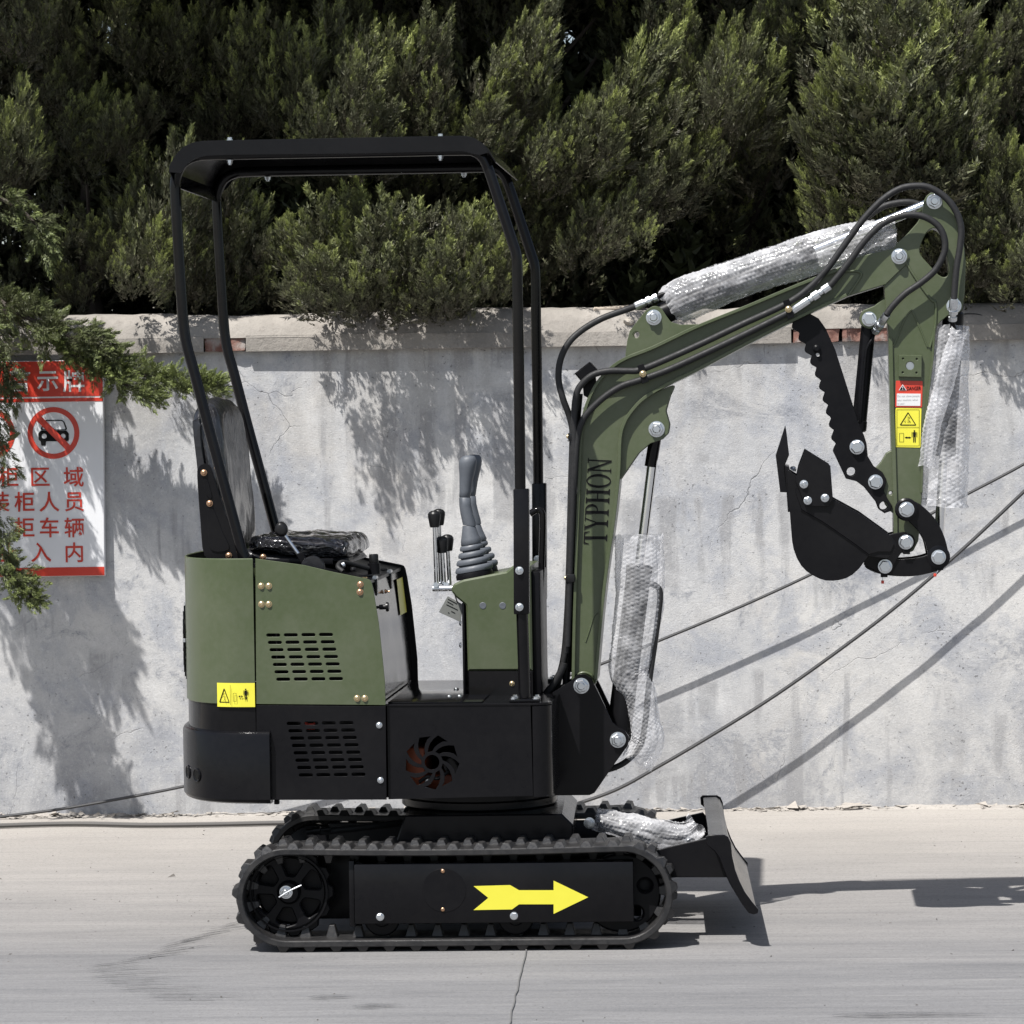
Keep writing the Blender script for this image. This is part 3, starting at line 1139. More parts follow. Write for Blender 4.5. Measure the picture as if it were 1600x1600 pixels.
# ------------------------------------------------------------------ junipers behind the wall
rng = np.random.default_rng(11)


def sprig_proto(n, spread, ln, wd, seed):
    """feathery flat twig along +z, unit length, its flat side facing +x: n needles as single triangles"""
    r_ = np.random.default_rng(seed)
    T = []
    for i in range(n):
        t = (i + r_.random()) / n
        base = np.array((0, 0, t * 0.8)) + r_.normal(0, 0.02, 3)
        phi = r_.choice((-1.0, 1.0)) * math.pi / 2 + r_.normal(0, 0.55)
        th = spread * (1.0 - 0.35 * t) * r_.uniform(0.6, 1.4)
        d = np.array((math.sin(th) * math.cos(phi), math.sin(th) * math.sin(phi), math.cos(th)))
        L = ln * r_.uniform(0.7, 1.25) * (1 - 0.25 * t)
        side = np.cross(d, np.array((1.0, 0, 0)) + r_.normal(0, 0.38, 3)); side /= np.linalg.norm(side)
        T.append((base - side * wd * .5, base + side * wd * .5, base + d * L))
    return np.array(T)


SPRIGS = [sprig_proto(9, 0.6, 0.42, 0.105, 100 + i) for i in range(8)]
SPRIGS_C = [sprig_proto(9, 0.7, 0.5, 0.17, 140 + i) for i in range(4)]


def basis(d, out=None):
    """columns x, y, z with z along d and x as near as possible to out"""
    d = d / np.linalg.norm(d)
    o = np.array((0.3, 0.9, 0.2)) if out is None else out
    a = o - d * np.dot(o, d)
    n_ = np.linalg.norm(a)
    if n_ < 1e-5:
        a = np.cross(d, (0.31, 0.9, 0.2)); n_ = np.linalg.norm(a)
    a = a / n_
    return np.stack([a, np.cross(d, a), d], 1)


def flame(t, slim=1.0):
    return 0.27 * slim * min(1.0, (t + 0.12) / 0.36) ** 0.6 * max(0.02, 1 - max(0.0, (t - 0.2) / 0.82)) ** 0.9


def tuft_proto(nspr, seed, slim=1.0, sprigs=None, ls=(0.24, 0.36)):
    """one small flame of twigs, axis +z, length 1"""
    sprigs = sprigs or SPRIGS
    r_ = np.random.default_rng(seed)
    out, tint = [], []
    for i in range(nspr):
        t = r_.random() ** 0.9
        prof = flame(t, slim)
        rad = max(0.004, prof * math.sqrt(r_.uniform(0.25, 1.0)))
        phi = r_.uniform(0, 6.283)
        rv = np.array((math.cos(phi), math.sin(phi), 0.0))
        o = rv * rad + np.array((0, 0, t * 0.8))
        d = rv * (rad / 0.27 * 0.8 + .15) + np.array((0, 0, 1.35 + 1.5 * t)) + r_.normal(0, 0.17, 3)
        L = r_.uniform(*ls) * (1.0 - 0.25 * t)
        S = sprigs[r_.integers(len(sprigs))]
        out.append((S * L) @ basis(d, rv + (0, 0, 0.25)).T + o)
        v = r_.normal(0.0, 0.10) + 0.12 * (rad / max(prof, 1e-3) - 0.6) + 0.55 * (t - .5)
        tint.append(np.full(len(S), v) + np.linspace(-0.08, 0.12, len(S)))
    return np.concatenate(out), np.concatenate(tint)


TUFTS = [tuft_proto(44, 500 + i, 0.80) for i in range(8)]
TUFTS_S = [tuft_proto(26, 520 + i, 0.82) for i in range(6)]


def plume_proto(nsub, seed, slim=1.0, tufts=None, sub=(0.24, 0.36)):
    """irregular flame-shaped branch made of many small tufts, axis +z, length 1, radius about 0.27"""
    tufts = tufts or TUFTS
    r_ = np.random.default_rng(seed)
    out, tint = [], []
    ph0 = r_.uniform(0, 6.28)
    for i in range(nsub):
        t = ((i + r_.random()) / nsub) ** 0.9 * 0.86
        prof = flame(t, slim) * r_.uniform(0.55, 1.12)
        phi = ph0 + i * 2.39996 + r_.normal(0, 0.35)
        rv = np.array((math.cos(phi), math.sin(phi), 0.0))
        o = rv * prof * 0.72 + np.array((0, 0, t * 0.86 - 0.04))
        d = rv * (0.36 * (1 - t) + 0.05) + np.array((0, 0, 1.0)) + r_.normal(0, 0.09, 3)
        L = r_.uniform(*sub) * (1.12 - 0.35 * t)
        V, tn = tufts[r_.integers(len(tufts))]
        a = r_.uniform(0, 6.28)
        out.append((V * (L * 1.05, L * 1.05, L)) @ basis(d, np.array((math.cos(a), math.sin(a), 0))).T + o)
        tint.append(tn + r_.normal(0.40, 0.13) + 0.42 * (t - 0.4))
    return np.concatenate(out), np.clip(np.concatenate(tint), 0, 1)


PL = [plume_proto(19, 300 + i, 0.95, None, (0.27, 0.40)) for i in range(6)] + [plume_proto(16, 320 + i, 0.7, None, (0.27, 0.40)) for i in range(5)]
PLM = [plume_proto(9, 360 + i, 0.9, TUFTS_S, (0.34, 0.5)) for i in range(6)]
PLB = [tuft_proto(62, 340 + i, 1.1, SPRIGS_C, (0.16, 0.3)) for i in range(4)]
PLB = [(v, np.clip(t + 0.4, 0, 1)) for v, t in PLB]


def put(proto, base, tip, fat=1.0, tint_shift=0.0, rot=0.0):
    T, tn = proto
    base, tip = np.array(base), np.array(tip)
    d = tip - base
    L = np.linalg.norm(d)
    Bm = basis(d)
    c, s = math.cos(rot), math.sin(rot)
    Rz = np.array(((c, -s, 0), (s, c, 0), (0, 0, 1)))
    S = np.array((fat, fat, 1.0)) * L
    V = ((T @ Rz.T) * S) @ Bm.T + base
    return V.astype(np.float32), np.clip(tn + tint_shift, 0, 1)


WPX = 1 / 421.0


def at_d(px, py, d):
    """point seen at a pixel, d metres behind the wall face"""
    return np.array(WF.at(px, py, YW + d))


# plumes one can tell apart in the photograph: tip, base, fatness, distance behind the wall face
KEY = [
    ((306, 180), (236, 470), 1.0, 0.02), ((378, 196), (318, 470), 1.1, 0.18), ((262, 330), (215, 470), 1.2, -0.02), ((430, 285), (360, 480), 1.1, 0.2), ((345, 300), (330, 490), 1.2, 0.12), ((460, 330), (430, 480), 1.2, 0.22),
    ((490, 285), (520, 490), 1.5, -0.10), ((545, 262), (560, 480), 1.5, -0.05), ((600, 285), (600, 500), 1.5, -0.13), ((655, 290), (640, 500), 1.5, -0.12), ((705, 320), (685, 500), 1.4, -0.05), ((752, 340), (715, 490), 1.3, 0.05), ((480, 370), (530, 505), 1.5, -0.11), ((640, 390), (650, 515), 1.7, -0.10), ((575, 385), (590, 512), 1.6, -0.10), ((725, 420), (700, 500), 1.5, -0.1), ((770, 300), (740, 460), 1.2, 0.15),
    ((740, 300), (725, 470), 1.4, -0.12), ((790, 350), (760, 480), 1.3, -0.08), ((690, 360), (690, 505), 1.5, -0.16),
    ((520, -30), (500, 200), 1.2, 0.15), ((640, 0), (560, 260), 1.1, 0.0), ((575, 60), (530, 270), 1.2, 0.05), ((690, -20), (640, 230), 1.1, 0.2), ((505, 130), (480, 290), 1.3, 0.12), ((610, 140), (570, 290), 1.3, -0.02), ((690, 100), (670, 260), 1.1, 0.22), ((720, 150), (690, 290), 1.2, 0.25),
    ((835, 5), (752, 240), 1.0, 0.02), ((880, -40), (790, 190), 1.1, 0.06), ((800, 90), (745, 260), 1.2, 0.0), ((860, 60), (800, 220), 1.0, 0.05), ((560, -60), (545, 120), 1.3, 0.2),
    ((1068, 10), (930, 270), 1.0, 0.0), ((870, 112), (835, 260), 0.9, 0.06), ((898, 172), (850, 310), 1.1, 0.0), ((935, 128), (880, 290), 1.1, 0.02), ((985, 110), (905, 290), 1.1, 0.0), ((1010, 60), (940, 250), 1.1, 0.05), ((1050, 110), (970, 290), 1.2, 0.02), ((850, 215), (810, 350), 1.3, 0.04), ((905, 240), (850, 380), 1.3, 0.06), ((950, 250), (900, 400), 1.3, 0.0), ((988, 222), (930, 405), 1.1, -0.05), ((1000, 270), (950, 410), 1.2, -0.04), ((930, 290), (900, 430), 1.2, 0.0), ((1130, 140), (1045, 340), 1.1, 0.02), ((1080, 200), (1010, 350), 1.2, 0.03), ((860, 330), (830, 450), 1.3, 0.2), ((1125, 190), (1070, 300), 1.1, 0.05),
    ((1065, -40), (1060, 130), 1.2, 0.05), ((1150, 0), (1110, 180), 1.0, 0.08), ((1185, 20), (1130, 230), 1.0, 0.06), ((1215, -40), (1180, 150), 1.1, 0.08), ((1225, 60), (1160, 220), 1.1, 0.1), ((1110, 60), (1075, 220), 1.2, 0.12), ((1260, -60), (1250, 90), 1.3, 0.12), ((1190, 110), (1150, 260), 1.2, 0.15),
    ((1320, -60), (1355, 220), 1.4, -0.02), ((1390, -80), (1400, 230), 1.6, -0.05), ((1460, -60), (1440, 220), 1.5, 0.0), ((1510, -40), (1470, 180), 1.3, 0.08), ((1335, 80), (1370, 310), 1.6, -0.06), ((1410, 90), (1420, 330), 1.8, -0.08), ((1470, 110), (1450, 320), 1.6, -0.02), ((1380, 180), (1400, 370), 1.8, -0.05), ((1450, 210), (1440, 380), 1.6, 0.0), ((1500, 150), (1470, 300), 1.3, 0.05),
    ((1228, 150), (1330, 370), 0.8, -0.02), ((1262, 100), (1330, 300), 1.1, 0.02), ((1290, 60), (1340, 250), 1.1, 0.02), ((1255, 205), (1330, 390), 1.1, -0.02), ((1300, 200), (1360, 400), 1.3, 0.0), ((1340, 290), (1385, 420), 1.3, 0.05), ((1290, 290), (1350, 420), 1.2, 0.05),
    ((1548, 120), (1505, 320), 1.0, 0.02), ((1520, 70), (1490, 240), 1.2, 0.05), ((1575, 180), (1550, 370), 1.1, 0.05), ((1600, 210), (1580, 400), 1.2, 0.1), ((1615, -30), (1560, 120), 1.3, 0.0), ((1640, 60), (1590, 200), 1.2, 0.1), ((1578, 315), (1580, 500), 1.2, -0.05), ((1620, 290), (1610, 500), 1.3, 0.0), ((1550, 400), (1550, 505), 1.3, 0.05), ((1530, 330), (1525, 480), 1.2, 0.15),
    ((1500, 300), (1490, 430), 1.5, -0.2), ((1540, 330), (1520, 450), 1.5, -0.22), ((1600, 360), (1580, 480), 1.5, -0.25), ((1660, 330), (1640, 480), 1.6, -0.25), ((1560, 250), (1550, 420), 1.4, -0.15),
    ((45, 110), (15, 290), 1.1, 0.0), ((20, 140), (0, 320), 1.2, 0.05), ((62, 170), (40, 290), 1.1, 0.02), ((110, -30), (95, 130), 1.1, 0.2), ((40, -60), (30, 110), 1.4, 0.1), ((120, 60), (90, 190), 1.2, 0.2), ((165, 110), (130, 270), 1.2, 0.3), ((200, 130), (165, 260), 1.0, 0.3), ((230, 120), (215, 230), 0.9, 0.32), ((150, 325), (150, 420), 1.2, 0.15), ((190, 350), (165, 440), 1.2, 0.12), ((215, 270), (195, 420), 1.1, 0.3), ((190, -40), (180, 110), 1.3, 0.35), ((260, -30), (240, 140), 1.2, 0.4), ((330, -40), (310, 130), 1.2, 0.45), ((400, -20), (380, 160), 1.2, 0.4), ((450, 10), (425, 200), 1.1, 0.25), ((475, 60), (450, 230), 1.1, 0.2), ((400, 90), (380, 220), 1.2, 0.4), ((100, 400), (110, 480), 1.2, 0.2),
]
TREE_X = [-60, 150, 330, 600, 800, 960, 1170, 1400, 1620]
crowns = {i: [] for i in range(len(TREE_X))}


def owner(px):
    return min(range(len(TREE_X)), key=lambda i: abs(TREE_X[i] - px))


for tip, base, fat, d in KEY:
    i = owner(base[0])
    d += rng.uniform(-0.14, 0.2)
    a, b = at_d(*base, d + 0.10), at_d(*tip, d - 0.08 + rng.uniform(-.05, .05))
    crowns[i].append(put(PL[rng.integers(len(PL))], a, b, fat * 0.86, rng.normal(0.0, 0.08), rng.uniform(0, 6.28)))
    # smaller spires stand close beside each plume
    ax_ = (b - a) / np.linalg.norm(b - a)
    for k in range(2 + int(rng.random() < .4)):
        f = rng.uniform(0.0, 0.4)
        L = np.linalg.norm(b - a) * rng.uniform(0.38, 0.68)
        q = a + (b - a) * f + np.array((rng.choice((-1, 1)) * rng.uniform(0.03, 0.10), rng.uniform(-0.12, 0.03), -0.02))
        dr = ax_ + np.array((rng.uniform(-0.28, 0.28), rng.uniform(-0.30, 0.08), 0.0))
        dr /= np.linalg.norm(dr)
        crowns[i].append(put(PLM[rng.integers(len(PLM))], q, q + dr * L, 0.95, rng.normal(0.0, 0.08), rng.uniform(0, 6.28)))
# the general mass of the hedge, deeper in and up past the picture
for i in range(330):
    px, py = rng.uniform(-260, 1860), rng.uniform(-40, 500)
    d = rng.uniform(0.6, 1.15)
    if py > 440:
        d = rng.uniform(0.65, 1.15)
    a = at_d(px, py + 60, d)
    L = rng.uniform(0.28, 0.45)
    dr = np.array((rng.uniform(-0.35, 0.45), rng.uniform(-0.35, 0.1), 1.0)); dr /= np.linalg.norm(dr)
    crowns[owner(px)].append(put(PLM[rng.integers(len(PLM))], a, a + dr * L, rng.uniform(1.1, 1.5), rng.normal(-0.08, 0.08), rng.uniform(0, 6.28)))  # tint lowered so the shade of the gaps is partly in the colour
for i in range(300):                      # unseen plumes above the frame, made dense to shade what is below
    px, py = rng.uniform(-260, 1860), rng.uniform(-420, -60)
    d = rng.uniform(0.10, 0.85)
    a = at_d(px, py + 60, d)
    L = rng.uniform(0.35, 0.6)
    dr = np.array((rng.uniform(-0.35, 0.35), rng.uniform(-0.6, 0.1), 1.0)); dr /= np.linalg.norm(dr)
    crowns[owner(px)].append(put(PLB[rng.integers(len(PLB))], a, a + dr * L, rng.uniform(1.2, 1.6), rng.normal(0, 0.07), rng.uniform(0, 6.28)))

for i in range(75):                       # unseen overhang added above the frame to shade the left trees
    px, py = rng.uniform(-300, 400), rng.uniform(-430, -90)
    a = at_d(px, py + 60, rng.uniform(-0.45, 0.15))
    L = rng.uniform(0.35, 0.6)
    dr = np.array((rng.uniform(-0.35, 0.35), rng.uniform(-0.6, 0.1), 1.0)); dr /= np.linalg.norm(dr)
    crowns[owner(px)].append(put(PLM[rng.integers(len(PLM))], a, a + dr * L, rng.uniform(1.2, 1.6), rng.normal(0, 0.07), rng.uniform(0, 6.28)))

LBL = ['juniper at the far left reaching over the warning sign with a long bough', 'dark shaded juniper between the warning sign bough and the canopy', 'juniper plumes standing behind the rear posts of the canopy',
       'rounded juniper bulging over the coping below the canopy roof', 'juniper with slanting plumes behind the front canopy posts', 'juniper with fanned bright tips right of the canopy', 'juniper rising behind the wrapped ram of the boom',
       'tall dense juniper column above the bend of boom and stick', 'juniper at the right edge of the picture behind the stick']
trees = []
for i, tx in enumerate(TREE_X):
    base = WF.at(tx, 480, YW + 1.0)
    t = thing('juniper_tree', LBL[i], 'tree', (base.x, base.y, 0), 'junipers behind the wall')
    trees.append(t)
    V = np.concatenate([c[0] for c in crowns[i]]); tn = np.concatenate([c[1] for c in crowns[i]])
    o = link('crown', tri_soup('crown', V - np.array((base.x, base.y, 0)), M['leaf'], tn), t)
    P = [Vector((mnoise.noise(Vector((tx, k * 1.1, 0))) * 0.06, 0.05 * math.sin(k + tx), 0.42 * k)) for k in range(9)]
    link('trunk', tube_mesh(smooth_loop(P, 4, closed=False), [0.065 * (1 - 0.75 * k / 32) for k in range(33)], 10, 'trunk'), t, M['bark'])
    for k in range(6):
        z0 = 1.3 + 0.28 * k
        a = rng.uniform(0, 6.28)
        e = Vector((math.cos(a) * 0.4, -abs(math.sin(a)) * 0.35, rng.uniform(0.25, 0.5)))
        s = Vector((0, 0, z0))
        link('limb', tube_mesh(smooth_loop([s, s + e * 0.5 + Vector((0, 0, -0.03)), s + e], 4, closed=False), [0.016 * (1 - 0.08 * j) for j in range(9)], 6, 'limb'), t, M['bark'])

# second row of trees closes the view behind
BACK = ['behind the warning sign', 'behind the left canopy post', 'behind the canopy roof', 'behind the front canopy posts', 'behind the bend of the boom', 'behind the wrapped boom ram', 'behind the stick', 'beyond the right edge of the stick']
for i in range(8):
    bx, by = -3.2 + 0.88 * i + rng.uniform(-.1, .1), YW + 1.5 + rng.uniform(-.1, .1)
    t = thing('cypress_tree', 'dark tree of the shaded back row ' + BACK[i], 'tree', (bx, by, 0), 'dark row of trees behind the junipers')
    acc = []
    for k in range(190):
        z = rng.uniform(0.2, 4.6)
        a = rng.uniform(0, 6.28)
        rad = rng.uniform(0.05, 0.6)
        p = np.array((math.cos(a) * rad * 1.15, math.sin(a) * rad * 0.8, z))
        dr = np.array((math.cos(a) * .4, math.sin(a) * .4 - 0.15, 1.0))
        acc.append(put(PLB[rng.integers(len(PLB))], p, p + dr * rng.uniform(0.45, 0.75), rng.uniform(1.3, 1.8), rng.normal(0, .1), rng.uniform(0, 6.28)))
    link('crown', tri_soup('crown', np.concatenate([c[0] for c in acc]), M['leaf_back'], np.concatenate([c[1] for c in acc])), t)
    link('trunk', tube_mesh([Vector((0, 0, 0)), Vector((0.02, 0, 1.5)), Vector((0, 0, 4.2))], [0.09, 0.07, 0.02], 10, 'trunk'), t, M['bark'])

# the long bough of the left tree hanging out over the sign
t0 = trees[0]
off = Vector(t0.location)


def bough(path, dens, size, seed, shift=0.05, droop=0.35, width=0.05):
    r_ = np.random.default_rng(seed)
    P = smooth_loop([WF.at(px, py, YW - d) for px, py, d in path], 6, closed=False)
    n = len(P)
    acc, tn = [], []
    m = dens // 4
    for k in range(m):
        f = ((k + r_.random()) / m) ** 0.95
        i = min(int(f * (n - 1)), n - 2)
        p = np.array(P[i].lerp(P[i + 1], f * (n - 1) - i)); tdir = np.array((P[i + 1] - P[i]).normalized())
        w = width * (1 - 0.5 * f)
        o = p + r_.normal(0, 1, 3) * (w * .45, w * .55, w * .5)
        rel = (o - p) / max(w, 1e-4)
        d = tdir * r_.uniform(0.3, 1.0) + rel * 0.6 + r_.normal(0, 0.28, 3) + np.array((0, -0.15, 0.45 - 1.2 * droop * r_.random()))
        d /= np.linalg.norm(d)
        v_, t_ = put(TUFTS[r_.integers(len(TUFTS))], o, o + d * size * r_.uniform(0.8, 1.35), 1.1, 0.42 + shift + r_.normal(0.02, 0.10), r_.uniform(0, 6.28))
        acc.append(v_); tn.append(t_)
    # a few fine twigs stick out bare
    for k in range(m // 8):
        f = r_.random()
        i = min(int(f * (n - 1)), n - 2)
        p = P[i]
        q = p + Vector(r_.normal(0, 1, 3)) * size * 0.7
        acc.append(np.array([[p, p + Vector((0, 0, 0.003)), q]])); tn.append(np.array([0.0]))
    br = link('bough', tube_mesh([p - off for p in P], [0.011 * (1 - 0.85 * i / (n - 1)) + 0.001 for i in range(n)], 7, 'bough'), t0, M['bark'])
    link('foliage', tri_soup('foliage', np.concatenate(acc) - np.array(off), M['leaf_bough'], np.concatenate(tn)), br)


bough([(-30, 460, -0.1), (40, 508, 0.18), (110, 548, 0.24), (180, 575, 0.25), (250, 592, 0.24), (300, 603, 0.23), (338, 604, 0.22)], 1300, 0.062, 1, 0.2, 0.3, 0.052)
bough([(70, 525, 0.2), (120, 556, 0.25), (165, 583, 0.27), (205, 604, 0.27), (240, 618, 0.27)], 600, 0.058, 2, 0.2, 0.4, 0.05)
bough([(-60, 400, 0.0), (0, 470, 0.2), (60, 505, 0.26), (120, 530, 0.28), (165, 545, 0.28)], 480, 0.085, 3, -0.2, 0.6, 0.06)
bough([(-100, 520, 0.3), (-52, 560, 0.34), (-24, 610, 0.36), (-15, 680, 0.36), (-18, 760, 0.36)], 420, 0.075, 4, -0.1, 0.9, 0.07)
bough([(-60, 740, 0.34), (-20, 800, 0.36), (0, 850, 0.38), (20, 890, 0.38), (45, 920, 0.38)], 330, 0.07, 5, -0.02, 0.6, 0.07)
bough([(-10, 880, 0.38), (15, 905, 0.4), (40, 925, 0.4), (60, 938, 0.4)], 200, 0.055, 6, 0.25, 0.2, 0.06)
bough([(-120, 330, 0.0), (-40, 300, 0.15), (20, 320, 0.2), (55, 350, 0.22), (75, 385, 0.22)], 150, 0.10, 7, -0.05, 0.9, 0.045)
bough([(-40, 480, 0.2), (-14, 520, 0.25), (8, 570, 0.27), (12, 610, 0.27)], 150, 0.09, 8, -0.25, 0.9, 0.05)
# hanging just outside the picture on the left: their shade lies on the wall
bough([(-330, 330, 0.3), (-220, 420, 0.45), (-150, 520, 0.5), (-115, 640, 0.5), (-100, 760, 0.5)], 800, 0.10, 9, 0, 0.8, 0.12)
bough([(-300, 300, 0.3), (-200, 360, 0.45), (-110, 420, 0.5), (-60, 480, 0.5), (-30, 560, 0.48)], 560, 0.09, 10, 0, 0.8, 0.09)

# ------------------------------------------------------------------ the mini excavator
EXC = thing('mini_excavator', 'olive green and black mini excavator with canopy and raised boom on rubber tracks', 'excavator', (0, 0, 0))
G, B, GL, MT = M['green'], M['black'], M['gloss'], M['matt']

# ---- undercarriage (square to the wall)
TX0, TX1 = WF.at(447, 1398, -YN).x, WF.at(973, 1398, -YN).x
TZ = WF.at(700, 1398, -YN).z
TR = 78 * PXM
TZ = TR + 0.0140                       # belts carry the machine on their lugs
PATH_L = 2 * (TX1 - TX0) + 2 * math.pi * TR


def track_at(s):
    """point, tangent and outward normal on the belt's outer line"""
    s %= PATH_L
    a = TX1 - TX0
    if s < a:
        t = s / a
        sag = -0.006 * math.sin(math.pi * t)
        return Vector((TX0 + s, 0, TZ + TR + sag)), Vector((1, 0, 0)), Vector((0, 0, 1))
    s -= a
    if s < math.pi * TR:
        th = math.pi / 2 - s / TR
        n = Vector((math.cos(th), 0, math.sin(th)))
        return Vector((TX1, 0, TZ)) + n * TR, Vector((n.z, 0, -n.x)), n
    s -= math.pi * TR
    if s < a:
        return Vector((TX1 - s, 0, TZ - TR)), Vector((-1, 0, 0)), Vector((0, 0, -1))
    s -= a
    th = -math.pi / 2 - s / TR
    n = Vector((math.cos(th), 0, math.sin(th)))
    return Vector((TX0, 0, TZ)) + n * TR, Vector((n.z, 0, -n.x)), n


def hexa(pts8, name='lug', b=0.0):
    f = [(0, 1, 2, 3), (4, 7, 6, 5), (0, 4, 5, 1), (1, 5, 6, 2), (2, 6, 7, 3), (3, 7, 4, 0)]
    me = mesh_of(name, pts8, f, 20)
    if b:
        bm = bmesh.new(); bm.from_mesh(me)
        bmesh.ops.bevel(bm, geom=list(bm.edges), offset=b, segments=1, profile=0.5, affect='EDGES')
        bm.to_mesh(me); bm.free()
        finish(me, 25)
    return me


def lug_mesh(w0, w1, h, ya, yb, name, skew=0.0, tuck=0.0):
    """tapered block on the belt: base w0, top w1 along the run, from ya to yb across"""
    p = []
    for z, w, tk in ((-0.004, w0, 0), (h, w1, tuck)):
        p += [(-w / 2, ya + tk, z), (w / 2, ya + tk, z), (w / 2 + skew, yb - tk, z), (-w / 2 + skew, yb - tk, z)]
    return hexa(p, name, 0.0018)


NL = 37
PITCH_L = PATH_L / NL
lug_a = lug_mesh(0.038, 0.016, 0.0140, -0.090, -0.022, 'tread_lug', 0.006, 0.007)
lug_b = lug_mesh(0.032, 0.016, 0.0140, -0.004, 0.090, 'tread_lug', 0.006, 0.006)
lug_g = lug_mesh(0.034, 0.015, 0.031, -0.024, 0.024, 'guide_lug', 0.0, 0.008)
for me in (lug_a, lug_b, lug_g):
    me.materials.append(M['rubber'])
for me, zz in ((lug_g, 1),):
    for v in me.vertices:
        v.co.z = -v.co.z

for side in (-1, 1):
    yc = side * (YN - 0.09)
    rings = []
    ns = 150
    T = 0.0185
    for i in range(ns):
        p, t, n = track_at(PATH_L * i / ns)
        ring = []
        for (yy, d) in ((-0.090, -0.003), (-0.086, 0.0), (0.086, 0.0), (0.090, -0.003), (0.090, -T + 0.003), (0.086, -T), (-0.086, -T), (-0.090, -T + 0.003)):
            q = p + n * d
            ring.append((q.x, yc + yy, q.z))
        rings.append(ring)
    belt = link('rubber_track', loft(rings, caps=False, closed_u=True, name='rubber_track', angle=30), EXC, M['rubber'])
    tag(belt, 'near rubber track' if side < 0 else 'far rubber track')
    for i in range(NL):
        for me, off, depth, nm in ((lug_a, 0.0, 0.0, 'tread_lug'), (lug_b, 0.5, 0.0, 'tread_lug'), (lug_g, 0.25, -T, 'guide_lug')):
            p, t, n = track_at(PITCH_L * (i + off + 0.27))
            o = bpy.data.objects.new(nm, me)
            COL.objects.link(o)
            o.parent = belt
            q = p + n * depth
            y_ax = n.cross(t)
            o.matrix_basis = Matrix(((t.x, y_ax.x, n.x, q.x), (0, y_ax.y, n.y, yc), (t.z, y_ax.z, n.z, q.z), (0, 0, 0, 1)))

    # sprocket, idler, rollers and side frame
    def yy(d):                         # d metres inwards from the outer face of this side
        return side * (YN - d)
    cx, cz = TX0, TZ + 0.006
    k = 13
    prof = []
    for i in range(k):
        a = 2 * math.pi * i / k
        for da, rr in ((-0.20, 0.111), (-0.09, 0.123), (0.09, 0.123), (0.20, 0.111)):
            prof.append((cx + rr * math.cos(a + da), cz + rr * math.sin(a + da)))
    holes = []
    for i in range(6):
        a = 2 * math.pi * i / 6 + 0.42
        raw = [(0.047, -0.26), (0.047, 0.26), (0.092, 0.34), (0.092, -0.34)]
        mid = [(0.096, 0.0)]
        raw = [(0.045, -0.25), (0.045, 0.25), (0.090, 0.36), (0.097, 0.0), (0.090, -0.36)]
        holes.append(fillet([(cx + rr * math.cos(a + da), cz + rr * math.sin(a + da)) for rr, da in raw], 0.009, 3))
    spr = link('sprocket', slab([prof] + holes, yy(0.075), yy(0.105), 0.003, 30, 'sprocket'), EXC, MT)
    lathe('rim', [(0.103, 0), (0.108, 0), (0.108, 0.012), (0.100, 0.014), (0.098, 0.004)], (cx, yy(0.063), cz), (0, side * -1, 0), MT, spr, WF, 40, False)
    lathe('hub', [(0.0, -0.012), (0.026, -0.012), (0.031, -0.006), (0.033, 0.0), (0.033, 0.03)], (cx, yy(0.070), cz), (0, side * -1, 0), MT, spr, WF, 28)
    if side < 0:
        bolt(447, 1394, yy(0.058), 9, M['zinc'], spr, 'nut', WF, 0.3, 'axle_nut')
        ptube('split_pin', [(436, 1402), (447, 1395), (458, 1389), (471, 1383)], 0.0022, M['zinc'], spr, WF, -YN + 0.042, 3, 6)
    ix, iz = TX1 - 0.004, TZ - 0.004
    idl = link('idler_wheel', slab([circ(ix, iz, 0.108, 48)] + [circ(ix + 0.068 * math.cos(a), iz + 0.068 * math.sin(a), 0.019, 16) for a in [0.3 + 2 * math.pi * j / 5 for j in range(5)]], yy(0.07), yy(0.105), 0.005, 30, 'idler_wheel'), EXC, MT)
    lathe('hub', [(0, -0.02), (0.024, -0.02), (0.03, -0.012), (0.03, 0.02)], (ix, yy(0.065), iz), (0, side * -1, 0), MT, idl, WF, 24)
    fx0, fx1 = WF.at(553, 1400, -YN).x, WF.at(990, 1400, -YN).x
    fz0, fz1 = WF.at(700, 1444, -YN).z, WF.at(700, 1350, -YN).z
    frame = box('track_frame', fx0, fx1, min(yy(0.012), yy(0.15)), max(yy(0.012), yy(0.15)), fz0, fz1, B, EXC, 0.0035, WF)
    ex0 = WF.at(544.5, 1400, -YN).x
    box('end_plate', ex0, fx0 - 0.0005, min(yy(0.02), yy(0.145)), max(yy(0.02), yy(0.145)), fz0 - 0.008, fz1 + 0.008, B, frame, 0.002, WF)
    box('inner_beam', TX0 + 0.045, fx1 + 0.02, min(yy(0.151), yy(0.172)), max(yy(0.151), yy(0.172)), fz0 - 0.006, fz1 + 0.02, MT, frame, 0.003, WF)
    # motor housing behind the sprocket, tension fork before the idler
    lathe('track_motor', [(0.0, 0), (0.088, 0), (0.096, 0.006), (0.096, 0.05), (0.06, 0.06), (0.06, 0.12), (0.045, 0.14)], (cx, yy(0.112), cz), (0, side * -1, 0), MT, EXC, WF, 28)
    box('idler_fork', fx1 - 0.003, fx1 + 0.055, min(yy(0.11), yy(0.125)), max(yy(0.11), yy(0.125)), TZ - 0.045, TZ + 0.03, MT, EXC, 0.003, WF)
    for px in (595, 805):
        rx = WF.at(px, 1440, -YN).x
        rz = TZ - TR + 0.023 + 0.050
        rl = lathe('track_roller', [(0.0, 0), (0.02, 0), (0.024, 0.006), (0.046, 0.008), (0.050, 0.012), (0.050, 0.032), (0.038, 0.036), (0.038, 0.055), (0.050, 0.059), (0.050, 0.08), (0.02, 0.085)], (rx, yy(0.032), rz), (0, side * -1, 0), MT, EXC, WF, 32)
